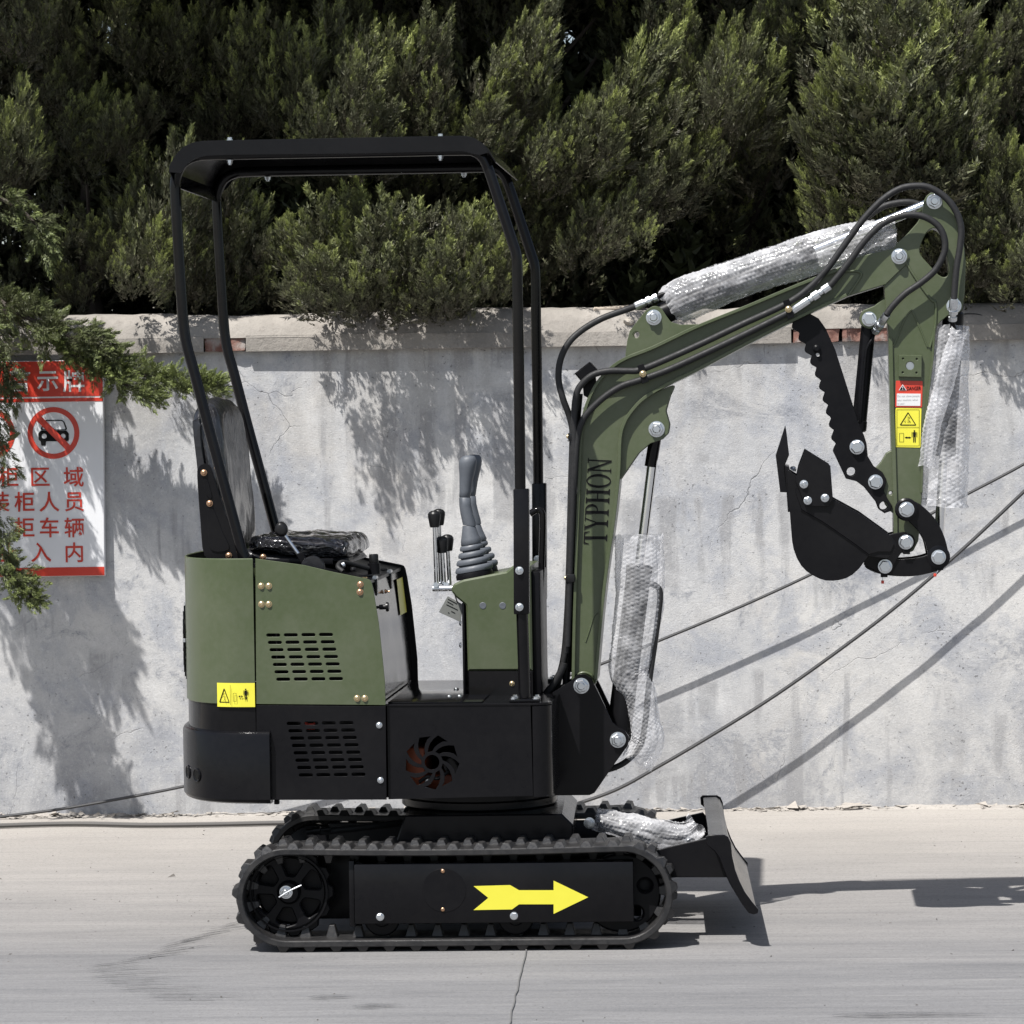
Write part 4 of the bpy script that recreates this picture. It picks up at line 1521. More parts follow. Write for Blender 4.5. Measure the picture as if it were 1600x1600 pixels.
    if side < 0:
        yf = yy(0.012)
        for px, py, m, kd, r_ in ((594, 1432.5, 'zinc', 'hex', 5.6), (803, 1431, 'zinc', 'hex', 5.6), (692, 1361, 'copper', 'dome', 3.2), (692, 1421, 'copper', 'dome', 3.2)):
            bolt(px, py, yf, r_, M[m], frame, kd, WF)
        ar = [(740, 1384.6), (797, 1383), (811, 1391), (865, 1391), (865, 1376), (919, 1402), (865, 1428), (865, 1413), (811, 1413), (800, 1421), (740, 1422), (763, 1403)]
        tag(plate('arrow_decal', ar, yf - 0.0012, yf - 0.0004, M['yellow'], frame, fr=WF, b=0.0001), 'yellow travel direction arrow')
        # faint circular cover on the frame
        c = WF.at(694, 1391, yf)
        o = link('round_cover', slab([circ(c.x, c.z, 0.0595, 48)], yf - 0.0011, yf + 0.001, 0.0004, 30, 'round_cover'), frame, B)

# cross body and slewing ring
bx0, bx1 = WF.at(612, 1290, -0.25).x, WF.at(890, 1290, -0.25).x
zb = WF.at(700, 1271, -0.25).z
pts = [(bx0 - 0.01, TZ - 0.02), (bx0 - 0.01, TZ + 0.06), (bx0 + 0.04, zb), (bx1 - 0.02, zb), (bx1 + 0.01, zb - 0.03), (bx1 + 0.01, TZ - 0.02)]
cb = link('car_body', slab([pts], -0.285, 0.285, 0.004, 30, 'car_body'), EXC, B)
sxc = WF.at(752, 1255, 0.0).x
z_deck0 = UF.at(700, 1247, -0.39).z    # underside of the house
lathe('slew_ring', [(0.0, 0), (0.215, 0.0), (0.222, 0.006), (0.222, 0.024), (0.205, 0.027), (0.205, 0.055), (0.0, 0.055)], (0.06, 0, zb - 0.002), (0, 0, 1), B, EXC, WF, 64)
lathe('slew_ring', [(0.0, 0), (0.19, 0.0), (0.196, 0.006), (0.196, max(0.02, z_deck0 - zb - 0.03)), (0.0, max(0.02, z_deck0 - zb - 0.03))], (0.06, 0, zb + 0.05), (0, 0, 1), B, EXC, WF, 64)
# hydraulic unions seen through the gap at the rear
lathe('union', [(0, 0), (0.009, 0), (0.009, 0.02), (0.012, 0.02), (0.012, 0.04), (0.008, 0.042), (0.008, 0.07)], WF.at(479, 1300, -0.1), (1, 0, 0.1), MT, EXC, WF, 12)
ptube('travel_hose', [(498, 1300, -0.1), (540, 1296, -0.08), (590, 1290, -0.05), (640, 1284, 0)], 0.010, M['hose'], EXC, WF)
ptube('travel_hose', [(905, 1322, -0.3), (912, 1340, -0.33), (925, 1347, -0.36), (955, 1335, -0.36)], 0.0045, M['hose'], EXC, WF)

# dozer blade
bl = [(1103, 1308), (1107, 1304.5), (1132, 1304.5), (1138, 1308), (1142, 1317), (1144, 1338), (1149, 1360), (1156, 1378), (1164, 1394), (1175, 1409), (1185, 1421), (1184, 1427), (1178, 1429), (1170, 1427), (1160, 1414), (1149, 1396), (1139, 1379), (1131, 1360), (1124, 1341), (1116, 1330), (1104, 1320)]
blade = plate('dozer_blade', bl, -0.462, -0.450, B, EXC, fr=WF, b=0.0025)
loopnear = to_xz(bl, -0.462, WF)
link('side_cheek', slab([loopnear], 0.450, 0.462, 0.0025, 30, 'side_cheek'), blade, B)
fp = to_xz([(1136, 1310), (1140.5, 1319), (1142.5, 1339), (1147.5, 1361), (1154.5, 1379), (1162.5, 1395), (1173.5, 1410), (1182, 1421), (1176, 1424), (1166, 1411), (1156, 1396), (1147, 1380), (1140, 1362), (1135, 1340), (1132, 1320), (1130, 1312), (1108, 1312), (1108, 1307), (1130, 1306)], -0.462, WF)
link('mouldboard', slab([fp], -0.4495, 0.4495, 0.0012, 40, 'mouldboard'), blade, B)
for ya in (-0.30, 0.285):
    am = [(1000, 1336), (1042, 1324), (1104, 1310), (1122, 1332), (1136, 1371), (1058, 1371), (1000, 1375)]
    link('push_arm', slab([to_xz(am, -0.30, WF)], ya, ya + 0.015, 0.002, 30, 'push_arm'), blade, B)
box('cross_plate', *(lambda a, c: (a.x, c.x, -0.285, 0.285, a.z, a.z + 0.006))(WF.at(1060, 1345, -0.28), WF.at(1130, 1345, -0.28)), B, blade, 0.001, WF)
bc0, bc1 = WF.at(935, 1291, -0.05), WF.at(1085, 1318, -0.05)
ax = (bc1 - bc0).normalized()
cyl = lathe('blade_cylinder', [(0, 0), (0.03, 0), (0.03, 0.13), (0.024, 0.135), (0.014, 0.136), (0.014, (bc1 - bc0).length)], bc0, ax, MT, EXC, WF, 20)
bolt(921, 1286, -0.1, 8, M['zinc'], EXC, 'nut', WF, name='pivot_bolt')
bolt(1076, 1314, -0.12, 6, M['zinc'], EXC, 'nut', WF, name='pivot_bolt')

# ---- house: lower body (slewed frame from here on)
YB = 0.39
zt = UF.at(720, 1101.5, -YB).z           # deck top
zb0 = UF.at(720, 1247, -YB).z
x603, x862 = UF.at(604, 1170, -YB).x, UF.at(862, 1170, -YB).x
xr = 0.05
side_pts = [(604.5, 1103.5), (829, 1101), (833, 1243.5), (607, 1249)]
fcx, fcy = 675, 1191


def fan_hole(i):
    a = -math.pi / 2 + 0.30 + 2 * math.pi * i / 9
    out = []
    r0, r1 = 17, 43
    for t in (0, .25, .5, .75, 1):
        rr = r0 + (r1 - r0) * t
        out.append((fcx + rr * math.cos(a + 0.62 * t), fcy + rr * math.sin(a + 0.62 * t)))
    for t in (1, .75, .5, .25, 0):
        rr = r0 + (r1 - r0) * t - (2.5 if t == 1 else 0)
        wd = 0.40 + 0.03 * t
        out.append((fcx + rr * math.cos(a + 0.62 * t + wd), fcy + rr * math.sin(a + 0.62 * t + wd)))
    return out


lower = plate('lower_body', side_pts, -YB, -YB + 0.004, B, EXC, [fan_hole(i) for i in range(9)] + [circ(fcx, fcy, 11.5, 24)], 0.0003)
# front of the lower body: rounded corners and nose
xn = UF.at(832, 1170, -YB).x
path = [(xn + 0.001, -YB)] + [(x862 - xr + xr * math.sin(a), -YB + xr - xr * math.cos(a)) for a in [R(9 * j) for j in range(11)]]
path += [(p[0], -p[1]) for p in path[::-1]]
path += [(x603 - 0.30, YB)]
sheet('nose', path, zb0, zt - 0.003, 0.004, B, lower, UF)
box('floor_pan', x603 - 0.28, x862 - 0.012, -YB + 0.012, YB - 0.012, zb0 + 0.001, zb0 + 0.006, B, lower, 0.001)
c = UF.at(fcx, fcy, -YB)
box('engine_block', c.x - 0.080, c.x - 0.026, -0.33, -0.12, c.z - 0.085, c.z + 0.035, M['orange'], lower, 0.01)
box('sump', c.x - 0.03, c.x + 0.1, -0.26, -0.02, zb0 + 0.008, zb0 + 0.05, M['orange'], lower, 0.01)
lathe('filter', [(0, 0), (0.022, 0), (0.024, 0.004), (0.024, 0.08)], (c.x + 0.045, -0.30, c.z - 0.02), (0, 1, 0), M['gloss'], lower, UF, 20)
ptube('engine_hose', [(655, 1222, -0.33), (668, 1214, -0.33), (684, 1216, -0.33), (700, 1206, -0.32)], 0.005, M['hose'], lower)
bolt(669, 1222, -0.33, 4, M['zinc'], lower, 'nut')

# deck plate
dk = [(x603 - 0.02, -YB - 0.002), (x862 - 0.055, -YB - 0.002)] + [(x862 - 0.053 + 0.055 * math.sin(a), -YB + 0.053 - 0.055 * math.cos(a)) for a in [R(15 * j) for j in range(7)]]
dk += [(p[0], -p[1]) for p in dk[::-1]]
me = slab([dk], zt - 0.003, zt + 0.004, 0.001, 30, 'deck')
for v in me.vertices:
    v.co = Vector((v.co.x, v.co.z, v.co.y))
me.flip_normals()
deck = link('deck', me, EXC, GL, UF)
# raised mat seam
mx0, mx1 = UF.at(640, 1100, -YB).x, UF.at(752, 1100, -YB).x
box('floor_mat', x603 + 0.004, mx1, -YB + 0.012, 0.34, zt + 0.0042, zt + 0.0075, GL, deck, 0.001)
for px, py in ((702, 1089), (718, 1088.5), (713, 1077)):
    q = on = None
    d = UF.inv.to_3x3() @ pix_dir(px, py)
    q = UF.c + d * ((zt + 0.0075 - UF.c.z) / d.z)
    lathe('screw', [(0.0075, 0), (0.0075, 0.0025), (0.005, 0.005), (0, 0.0055)], q, (0, 0, 1), M['zinc'], deck, UF, 12)

# lower side panel with vents, rear skirt
def slot(x, y, w=21.8, h=5.2):
    r_ = h / 2
    return [(x + r_ + r_ * math.cos(a), y + r_ * math.sin(a)) for a in [math.pi / 2 + math.pi * k / 5 for k in range(6)]] + \
           [(x + w - r_ + r_ * math.cos(a), y + r_ * math.sin(a)) for a in [-math.pi / 2 + math.pi * k / 5 for k in range(6)]]


YP2 = 0.405
lowp = plate('lower_side_panel', [(400.5, 1102), (602.5, 1103.5), (604, 1249.5), (401, 1250)], -YP2, -YP2 + 0.004, B, EXC,
             [slot(448 + 27.4 * c_ + 2.7 * r_, 1130.6 + 11.5 * r_ - 0.35 * c_) for r_ in range(8) for c_ in range(4)], 0.0008)
for px, py in ((592.5, 1133), (594.5, 1219)):
    bolt(px, py, -YP2, 4, M['zinc'], lowp, 'dome')
gp_pts = [(399, 872.7), (475, 883), (522, 894), (572, 904), (578, 906), (581, 911), (584, 925), (592, 974), (597.5, 1025), (601.5, 1065), (602.5, 1101.8), (400.5, 1100.2)]
sidep = plate('engine_side_panel', gp_pts, -YP2, -YP2 + 0.004, G, EXC,
              [slot(416 + 27.5 * c_ + 2.6 * r_, 992.5 + 11.5 * r_ - 0.3 * c_) for r_ in range(7) for c_ in range(4)], 0.0008)
tag(sidep, 'green vented side panel')
for px, py, m in ((408, 915.5, 'brass'), (420, 915.5, 'brass'), (408.5, 944, 'brass'), (420, 944, 'brass'), (563, 913, 'copper'), (562.5, 925, 'copper'), (558, 1091, 'brass'), (570, 1091, 'brass')):
    bolt(px, py, -YP2, 4.3, M[m], sidep, 'dome')
far = [to_xz(gp_pts, -YP2, UF)]
farp = link('engine_side_panel', slab(far, YP2 - 0.004, YP2, 0.0008, 35, 'engine_side_panel'), EXC, MT, UF)  # black instead of green: shade of its inner face put into the colour
farl = link('lower_side_panel', slab([to_xz([(400.5, 1101.5), (602.5, 1103), (604, 1249.5), (401, 1250)], -YP2, UF)], YP2 - 0.004, YP2, 0.0008, 35, 'lower_side_panel'), EXC, B, UF)
# dark filler box put in as the shade behind the vents
x400 = UF.at(401, 1000, -YP2).x
box('vent_shade_core', x400 + 0.02, x603 - 0.075, -0.335, 0.33, zb0 + 0.01, UF.at(500, 915, -YP2).z, MT, EXC, 0.004)
pbox('coolant_pipe', 470, 1130, 492, 1140, -0.36, -0.34, M['red'], EXC, 0.003)
# sloping seat deck
sd = to_xz([(392, 881), (475, 887), (522, 898), (574, 909), (574, 914), (475, 893), (392, 887)], -YP2, UF)
seatdeck = link('seat_deck', slab([sd], -YP2 + 0.005, YP2 - 0.005, 0.001, 30, 'seat_deck'), EXC, MT, UF)
# front of the seat box, set back between the side panels
fpn = to_xz([(569, 908), (578, 911), (583, 940), (590, 990), (596, 1040), (600, 1085), (600, 1099), (596, 1099), (592, 1040), (586, 990), (579, 940), (574, 916), (569, 914)], -YP2, UF)
fpn = [(x - 0.012, z) for x, z in fpn]
seatbox = link('seat_box_front', slab([fpn], -YP2 + 0.005, YP2 - 0.005, 0.001, 40, 'seat_box_front'), EXC, GL, UF)


def on_front(zf, y):                    # point on the front sheet at a fraction of its height
    a = Vector((fpn[1][0], fpn[1][1])); b = Vector((fpn[5][0], fpn[5][1]))
    p = a.lerp(b, zf)
    return Vector((p.x + 0.004, y, p.y))


q = UF.at(586, 949, -0.25)
lathe('pull_knob', [(0, 0), (0.004, 0), (0.004, 0.012), (0.007, 0.012), (0.007, 0.03), (0.013, 0.031), (0.0135, 0.036), (0.011, 0.039), (0, 0.04)], q, (1, 0, 0.03), M['knob'], seatbox, UF, 18)
for yl in (-0.22, 0.12):
    t = on_front(0.0, yl)
    box('latch', t.x - 0.004, t.x + 0.006, yl - 0.012, yl + 0.012, t.z - 0.045, t.z + 0.004, M['gloss'], seatbox, 0.003)
    lathe('latch_pin', [(0.006, -0.02), (0.006, 0.02)], (t.x, yl, t.z + 0.006), (0, 1, 0), M['zinc'], seatbox, UF, 12)
    box('latch_bar', t.x - 0.085, t.x - 0.006, yl - 0.005, yl + 0.005, t.z + 0.008, t.z + 0.014, M['gloss'], seatbox, 0.002)
t = on_front(0.14, -0.05)
lathe('red_screw', [(0.006, 0), (0.006, 0.004), (0.003, 0.008), (0.003, 0.014)], t, (1, 0, 0), M['copper'], seatbox, UF, 10)
a, b_ = on_front(0.08, 0.26), on_front(0.42, 0.385)
me = bpy.data.meshes.new('sticker')
me.from_pydata([(a.x + 0.003, 0.24, a.z), (a.x + 0.003, 0.385, a.z), (b_.x + 0.003, 0.385, b_.z), (b_.x + 0.003, 0.22, b_.z)], [], [(0, 1, 2, 3)])
link('sticker', me, seatbox, M['yellow'])

# rear cover: superellipse in plan
XB = UF.at(399, 1000, -YP2).x - 0.0035
XREAR = UF.at(292, 980, 0.0).x + 0.018


def rear_path(x0, a, yh, n=40, e=2.6):
    out = []
    for i in range(n + 1):
        th = -math.pi / 2 + math.pi * i / n
        c_, s_ = math.cos(th), math.sin(th)
        out.append((x0 - a * abs(c_) ** (2 / e), yh * (1 if s_ > 0 else -1) * abs(s_) ** (2 / e)))
    return out


zg1 = UF.at(396, 872.5, -YP2).z
zg0 = UF.at(396, 1100.5, -YP2).z
zk0 = UF.at(396, 1160, -YP2).z
A = XB - XREAR
rc = sheet('rear_cover', rear_path(XB, A, YP2 + 0.001), zg0, zg1, -0.006, G, EXC, UF, 0.002)
sheet('rear_skirt', rear_path(XB, A - 0.004, YP2 - 0.003), zk0, zg0 - 0.0006, -0.006, GL, EXC, UF, 0.001)
# counterweight
XCW = UF.at(421.5, 1200, -YP2 - 0.02).x
zc1, zc0 = UF.at(421, 1143, -YP2 - 0.02).z, UF.at(421, 1256.5, -YP2 - 0.02).z
ACW = XCW - UF.at(289, 1190, 0.0).x - 0.018
inner = rear_path(XCW, ACW - 0.06, YP2 - 0.03)
rings = []
n = 56
zs = [(0.0, 0.012), (0.0, 0.004), (0.004, 0.0)]
lev = [(zc0, 0.013), (zc0 + 0.004, 0.005), (zc0 + 0.012, 0.0), (zc1 - 0.014, 0.0), (zc1 - 0.005, 0.004), (zc1, 0.013)]
outs = [[Vector((x, y, z)) for x, y in rear_path(XCW, ACW - d, YP2 + 0.02 - d, n, 2.7)] for z, d in lev]
ins = [[Vector((x, y, z)) for x, y in rear_path(XCW, ACW - 0.06, YP2 - 0.035, n, 2.7)] for z in (zc1, zc0)]
rr = outs + ins
verts, faces = [], []
for r_ in rr:
    verts += r_
m = n + 1
for i in range(len(rr)):
    j = (i + 1) % len(rr)
    for k in range(n):
        faces.append((i * m + k, i * m + k + 1, j * m + k + 1, j * m + k))
faces.append(tuple(i * m for i in range(len(rr))))
faces.append(tuple(i * m + n for i in reversed(range(len(rr)))))
cw = link('counterweight', mesh_of('counterweight', verts, faces, 30), EXC, B, UF)
for px, py, rpx in ((308, 1211, 9), (294.5, 1206, 9)):
    # tow and lamp sockets set into the curved back
    pth = [p for p in rear_path(XCW, ACW, YP2 + 0.02, 400, 2.7)]
    cand = [j for j in range(1, 400) if -0.40 < pth[j][1] < -0.02]
    j = min(cand, key=lambda j: abs(UF.at(px, py, pth[j][1]).x - pth[j][0]))
    e = Vector((pth[j + 1][0] - pth[j - 1][0], pth[j + 1][1] - pth[j - 1][1], 0)).normalized()
    nrm = Vector((-e.y, e.x, 0))
    if nrm.x > 0:
        nrm = -nrm
    q = UF.at(px, py, pth[j][1])
    lathe('socket', [(0.0195, -0.01), (0.0195, 0.002), (0.0175, 0.0035), (0.0150, 0.0015), (0.0135, 0.0012), (0, 0.0012)], (pth[j][0], pth[j][1], q.z), nrm, M['gloss'], cw, UF, 24)
    lathe('socket_shade_disc', [(0.0125, 0.0014), (0.0125, 0.0018), (0, 0.0018)], (pth[j][0], pth[j][1], q.z), nrm, M['ink'], cw, UF, 20)  # flat black disc paints the dark of the hollow
pbox('drain_plug', 428, 1250, 436, 1257, -0.3, -0.285, M['matt'], EXC, 0.002)
# pierced trim on the back cover, seen edge-on
trim = None
for j in range(11):
    t = j / 10
    z = zg0 + (zg1 - zg0) * (0.08 + 0.62 * t)
    wd = 0.20 * math.sqrt(max(0.05, 1 - (2 * t - 1) ** 2))
    pth = [p for p in rear_path(XB, A + 0.002, YP2, 60) if abs(p[1]) < wd]
    pth = [(x, y) for x, y in pth]
    if trim is None:
        trim = sheet('rear_trim', pth, z, z + 0.011, 0.007, M['silver'], EXC, UF, 0.001)
    else:
        sheet('trim_bar', pth, z, z + 0.011, 0.007, M['silver'] if j % 2 else M['gloss'], trim, UF, 0.001)
for k in range(14):
    yk = -0.17 + 0.34 * k / 13
    pp = min(rear_path(XB, A + 0.002, YP2, 200), key=lambda p: abs(p[1] - yk) + (10 if p[0] > XB - 0.03 else 0))
    hh = 0.62 * math.sqrt(max(0.05, 1 - (yk / 0.2) ** 2))
    zc_ = zg0 + (zg1 - zg0) * 0.39
    box('trim_bar', pp[0] - 0.006, pp[0] - 0.001, pp[1] - 0.005, pp[1] + 0.005, zc_ - hh * 0.5 * (zg1 - zg0), zc_ + hh * 0.5 * (zg1 - zg0), M['gloss'], trim, 0.001)

# yellow sticker wrapped on the corner of the rear cover
def wrap_pts(pxs, py0, py1, lift):
    out0, out1 = [], []
    pth = rear_path(XB, A, YP2 + 0.001, 240)
    for px in pxs:
        lo = None
        cand = [p for p in pth if p[1] < -0.1] + [(XB + 0.03 * k, -YP2 - 0.001) for k in range(2)]
        def err(p):
            c_ = UF.at(px, 1085, p[1])
            return abs(c_.x - p[0])
        p = min(cand, key=err)
        out0.append((p[0], p[1]))
    return out0


xs_ = [340 + (396.5 - 340) * k / 10 for k in range(11)]
pp = wrap_pts(xs_, 0, 0, 0)
za, zb_ = UF.at(397, 1067, -YP2).z, UF.at(397, 1104.5, -YP2).z
verts, faces = [], []
for k, p in enumerate(pp):
    d = 0.0022
    e = Vector((pp[min(k + 1, 10)][0] - pp[max(k - 1, 0)][0], pp[min(k + 1, 10)][1] - pp[max(k - 1, 0)][1])).normalized()
    nrm = Vector((e.y, -e.x))
    for z in (za, zb_):
        verts.append((p[0] + nrm.x * d, p[1] + nrm.y * d, z))
for k in range(10):
    faces.append((2 * k, 2 * k + 1, 2 * k + 3, 2 * k + 2))
stk = link('warning_sticker', mesh_of('warning_sticker', verts, faces, 60, False), rc, M['yellow'])
STK = (pp, za, zb_)


def sticker_print(polys, parent, mat):
    """polygons in unit sticker space (u 0-1, v 0-1 downwards) laid on the wrapped sticker"""
    vs, fs = [], []
    for i, pl in enumerate(polys):
        st = len(vs)
        for u, v in pl:
            t = min(max(u, 0), 1) * 10
            k = min(int(t), 9); f = t - k
            x = pp[k][0] * (1 - f) + pp[k + 1][0] * f
            y = pp[k][1] * (1 - f) + pp[k + 1][1] * f
            e = Vector((pp[k + 1][0] - pp[k][0], pp[k + 1][1] - pp[k][1])).normalized()
            nrm = Vector((e.y, -e.x)) * (0.0034 + 0.0002 * i)
            vs.append((x + nrm.x, y + nrm.y, za + (zb_ - za) * v))
        fs.append(tuple(range(st, len(vs))))
    return link('print', mesh_of('print', vs, fs, 60, False), parent, mat)


def quad_line(a, b, w, ar=1.0):
    d = Vector((b[0] - a[0], (b[1] - a[1]) * ar)).normalized()
    n_ = (-d.y * w, d.x * w / ar)
    return [(a[0] + n_[0], a[1] + n_[1]), (b[0] + n_[0], b[1] + n_[1]), (b[0] - n_[0], b[1] - n_[1]), (a[0] - n_[0], a[1] - n_[1])]


def man(cx, cy, h, ar):
    w = h / ar
    return [[(cx + 0.07 * w * math.cos(t), cy - 0.43 * h + 0.07 * h * math.sin(t)) for t in [k * math.pi / 4 for k in range(8)]],
            [(cx - 0.13 * w, cy - 0.33 * h), (cx + 0.13 * w, cy - 0.33 * h), (cx + 0.11 * w, cy + 0.06 * h), (cx - 0.11 * w, cy + 0.06 * h)],
            [(cx - 0.22 * w, cy - 0.33 * h), (cx - 0.17 * w, cy - 0.33 * h), (cx - 0.18 * w, cy + 0.08 * h), (cx - 0.22 * w, cy + 0.08 * h)],
            [(cx + 0.17 * w, cy - 0.33 * h), (cx + 0.22 * w, cy - 0.33 * h), (cx + 0.22 * w, cy + 0.08 * h), (cx + 0.18 * w, cy + 0.08 * h)],
            [(cx - 0.10 * w, cy + 0.06 * h), (cx - 0.02 * w, cy + 0.06 * h), (cx - 0.03 * w, cy + 0.5 * h), (cx - 0.10 * w, cy + 0.5 * h)],
            [(cx + 0.02 * w, cy + 0.06 * h), (cx + 0.10 * w, cy + 0.06 * h), (cx + 0.10 * w, cy + 0.5 * h), (cx + 0.03 * w, cy + 0.5 * h)]]


def arrows(x0, x1, y, h, lw):
    a = (x1 - x0) * 0.36
    return [[(x0, y), (x0 + a, y - h), (x0 + a, y + h)], [(x1, y), (x1 - a, y - h), (x1 - a, y + h)], quad_line((x0 + a, y), (x1 - a, y), lw)]


def tri_outline(cx, y0, y1, hw, w, ar):
    P_ = [(cx, y0), (cx + hw, y1), (cx - hw, y1)]
    return [quad_line(P_[i], P_[(i + 1) % 3], w, ar) for i in range(3)]


ar = 38 / 57
pr = tri_outline(0.20, 0.24, 0.80, 0.135, 0.011, ar) + man(0.80, 0.46, 0.46, 57 / 38) + arrows(0.58, 0.72, 0.56, 0.055, 0.008)
for a_, b_2 in (((0.46, 0.42), (0.53, 0.42)), ((0.53, 0.42), (0.53, 0.76)), ((0.53, 0.76), (0.46, 0.76)), ((0.46, 0.76), (0.46, 0.42)), ((0.20, 0.45), (0.24, 0.78)), ((0.20, 0.56), (0.14, 0.62)), ((0.2, 0.44), (0.26, 0.46)), ((0.39, 0.08), (0.39, 0.92))):
    pr.append(quad_line(a_, b_2, 0.0045, ar))
sticker_print(pr, stk, M['ink'])

# ---- seat
def px_pillow(name, prof, y0, y1, mat, parent, rx=0.03, n=10, bulge=0.0, angle=60, wob=0.0, fr=UF, crown=0.0):
    """solid with a pixel-traced side profile and softly rounded sides"""
    P_ = to_xz(prof, y0, fr)
    cx = sum(p[0] for p in P_) / len(P_); cz = sum(p[1] for p in P_) / len(P_)
    rings = []
    st = []
    for k in range(n + 1):
        t = k / n
        th = math.pi * t
        y = (y0 + y1) / 2 - (y1 - y0) / 2 * math.cos(th)
        st.append((t, y))
    ys = [y0 + (y1 - y0) * (0.5 - 0.5 * math.cos(math.pi * k / n)) for k in range(n + 1)]
    for y in ys:
        d = min(y - y0, y1 - y)
        ins_ = 0 if d >= rx else rx - math.sqrt(max(0, rx * rx - (rx - d) ** 2))
        lp = inset(P_ if area2(P_) > 0 else P_[::-1], ins_ * 0.8)
        ring = []
        for (x, z) in lp:
            s = 1 + bulge * (1 - (2 * (y - y0) / (y1 - y0) - 1) ** 2)
            v = Vector((cx + (x - cx) * s, y, cz + (z - cz) * s))
            if crown and z > cz:
                v.z -= crown * min(1.0, (z - cz) / 0.12) * abs(2 * (y - y0) / (y1 - y0) - 1) ** 4
            if wob:
                v += Vector((mnoise.noise(v * 14), mnoise.noise(v * 14 + Vector((3, 3, 3))), mnoise.noise(v * 16 + Vector((7, 1, 2))))) * wob
                v += Vector((mnoise.noise(v * 48), 0, mnoise.noise(v * 48 + Vector((7, 1, 2))))) * wob * 0.55
            ring.append(v)
        rings.append(ring)
    return link(name, loft(rings, name=name, angle=angle), parent, mat, fr)


seat = px_pillow('seat', smooth_loop([(300, 652), (301, 638), (307, 629), (318, 626), (330, 628), (339, 640), (345, 668), (352, 720), (358, 780), (362, 835), (354, 862), (330, 864), (318, 852), (313, 800), (308, 730), (303, 690)], 3),
                 -0.225, 0.225, M['film_back'], EXC, 0.035, 22, 0.05, 60, 0.004, UF, 0.045)
tag(seat, 'seat backrest still under grey plastic film')
px_pillow('back_shell', smooth_loop([(298.5, 655), (299.5, 637), (305, 628), (312, 627), (314, 640), (318, 690), (324, 760), (330, 830), (330, 862), (317, 858), (312, 800), (306, 730), (301, 690)], 3),
          -0.236, 0.236, M['vinyl'], seat, 0.03, 18, 0.02, 60, 0.0, UF, 0.045)
sb_pts = smooth_loop([(308, 745), (310, 731), (316, 725), (323, 725), (329, 731), (336, 752), (350, 796), (368, 838), (386, 868), (384, 878), (340, 876), (319, 868), (313, 815)], 3)
sbr = plate('seat_bracket', sb_pts, -0.246, -0.238, B, EXC, b=0.003)
plate('rib', smooth_loop([(318, 752), (324, 750), (331, 775), (328, 779), (322, 772)], 3), -0.2495, -0.2455, B, sbr, b=0.0015)
plate('rib', smooth_loop([(324, 798), (333, 795), (348, 832), (358, 858), (330, 860), (325, 830)], 3), -0.2495, -0.2455, B, sbr, b=0.0015)
for px, py in ((318.5, 738.5), (327.5, 786.5), (357.5, 868)):
    bolt(px, py, -0.2495, 4.2, M['copper'], sbr, 'dome')
plate('seat_bracket', sb_pts, 0.238, 0.246, B, EXC, b=0.003)
seatc = px_pillow('seat_cushion', smooth_loop([(388, 850), (391, 843), (402, 839), (440, 838), (480, 839), (524, 841), (538, 845), (544, 856), (541, 868), (524, 872), (480, 870), (430, 866), (392, 860)], 7),
                  -0.225, 0.26, M['film_seat'], EXC, 0.04, 64, 0.03, 22, 0.0085)
tag(seatc, 'black seat cushion under crinkled clear film')
px_pillow('seat_pan', [(384, 858), (420, 866), (480, 871), (540, 873), (546, 880), (520, 886), (450, 884), (384, 876)], -0.21, 0.21, M['vinyl'], EXC, 0.015, 8)
bolt(411, 870.5, -0.245, 4.2, M['copper'], EXC, 'dome', name='seat_bolt')
pbox('seat_rail', 386, 874, 520, 882, -0.235, -0.215, MT, EXC, 0.002)
# seat-side lever
lv = ptube('side_lever', [(442, 832, -0.29), (470, 871, -0.29)], 0.0055, M['zinc'], EXC, smooth=0)
px_pillow('lever_knob', smooth_loop([(428, 829), (431, 820), (437, 816), (444, 820), (448, 827), (446, 836), (439, 839), (431, 836)], 2), -0.31, -0.27, M['knob'], lv, 0.012, 8, 0, 50, 0.004)
plate('lever_clamp', [(462, 866), (472, 862), (480, 876), (470, 880)], -0.30, -0.28, MT, lv)
c = UF.at(488, 888, -0.32)
lathe('lever_pivot', [(0, 0), (0.032, 0), (0.034, 0.004), (0.034, 0.016)], (c.x, -0.32, c.z), (0, 1, 0), M['vinyl'], EXC, UF, 28)
q = UF.at(584, 880, -0.12)
lathe('fuel_cap', [(0.0125, 0.0), (0.0135, 0.004), (0.0135, 0.022), (0.0115, 0.026), (0, 0.0265)], q, (0, 0, 1), M['knob'], EXC, UF, 16)
lathe('filler_neck', [(0.018, -0.03), (0.018, 0.0), (0.012, 0.001)], q, (0, 0, 1), MT, EXC, UF, 18)
ptube('fuel_hose', [(536, 893, -0.28), (528, 886, -0.27), (533, 879, -0.24), (545, 880, -0.2), (575, 888, -0.14)], 0.007, M['hose'], EXC)
lathe('hose_clip', [(0.0085, 0), (0.0085, 0.008)], UF.at(534, 884, -0.26), (0.6, 0.3, 0.3), M['zinc'], EXC, UF, 14)
lathe('knob', [(0, 0), (0.006, 0), (0.008, 0.006), (0.006, 0.012), (0, 0.013)], UF.at(552, 893, -0.3), (0, 0, 1), M['knob'], EXC, UF, 14)
for px in (571, 575):
    lathe('deck_screw', [(0.004, 0), (0.004, 0.003), (0, 0.004)], UF.at(px - 3, 903.5, -0.37), (0, 0, 1), M['brass'], EXC, UF, 10)

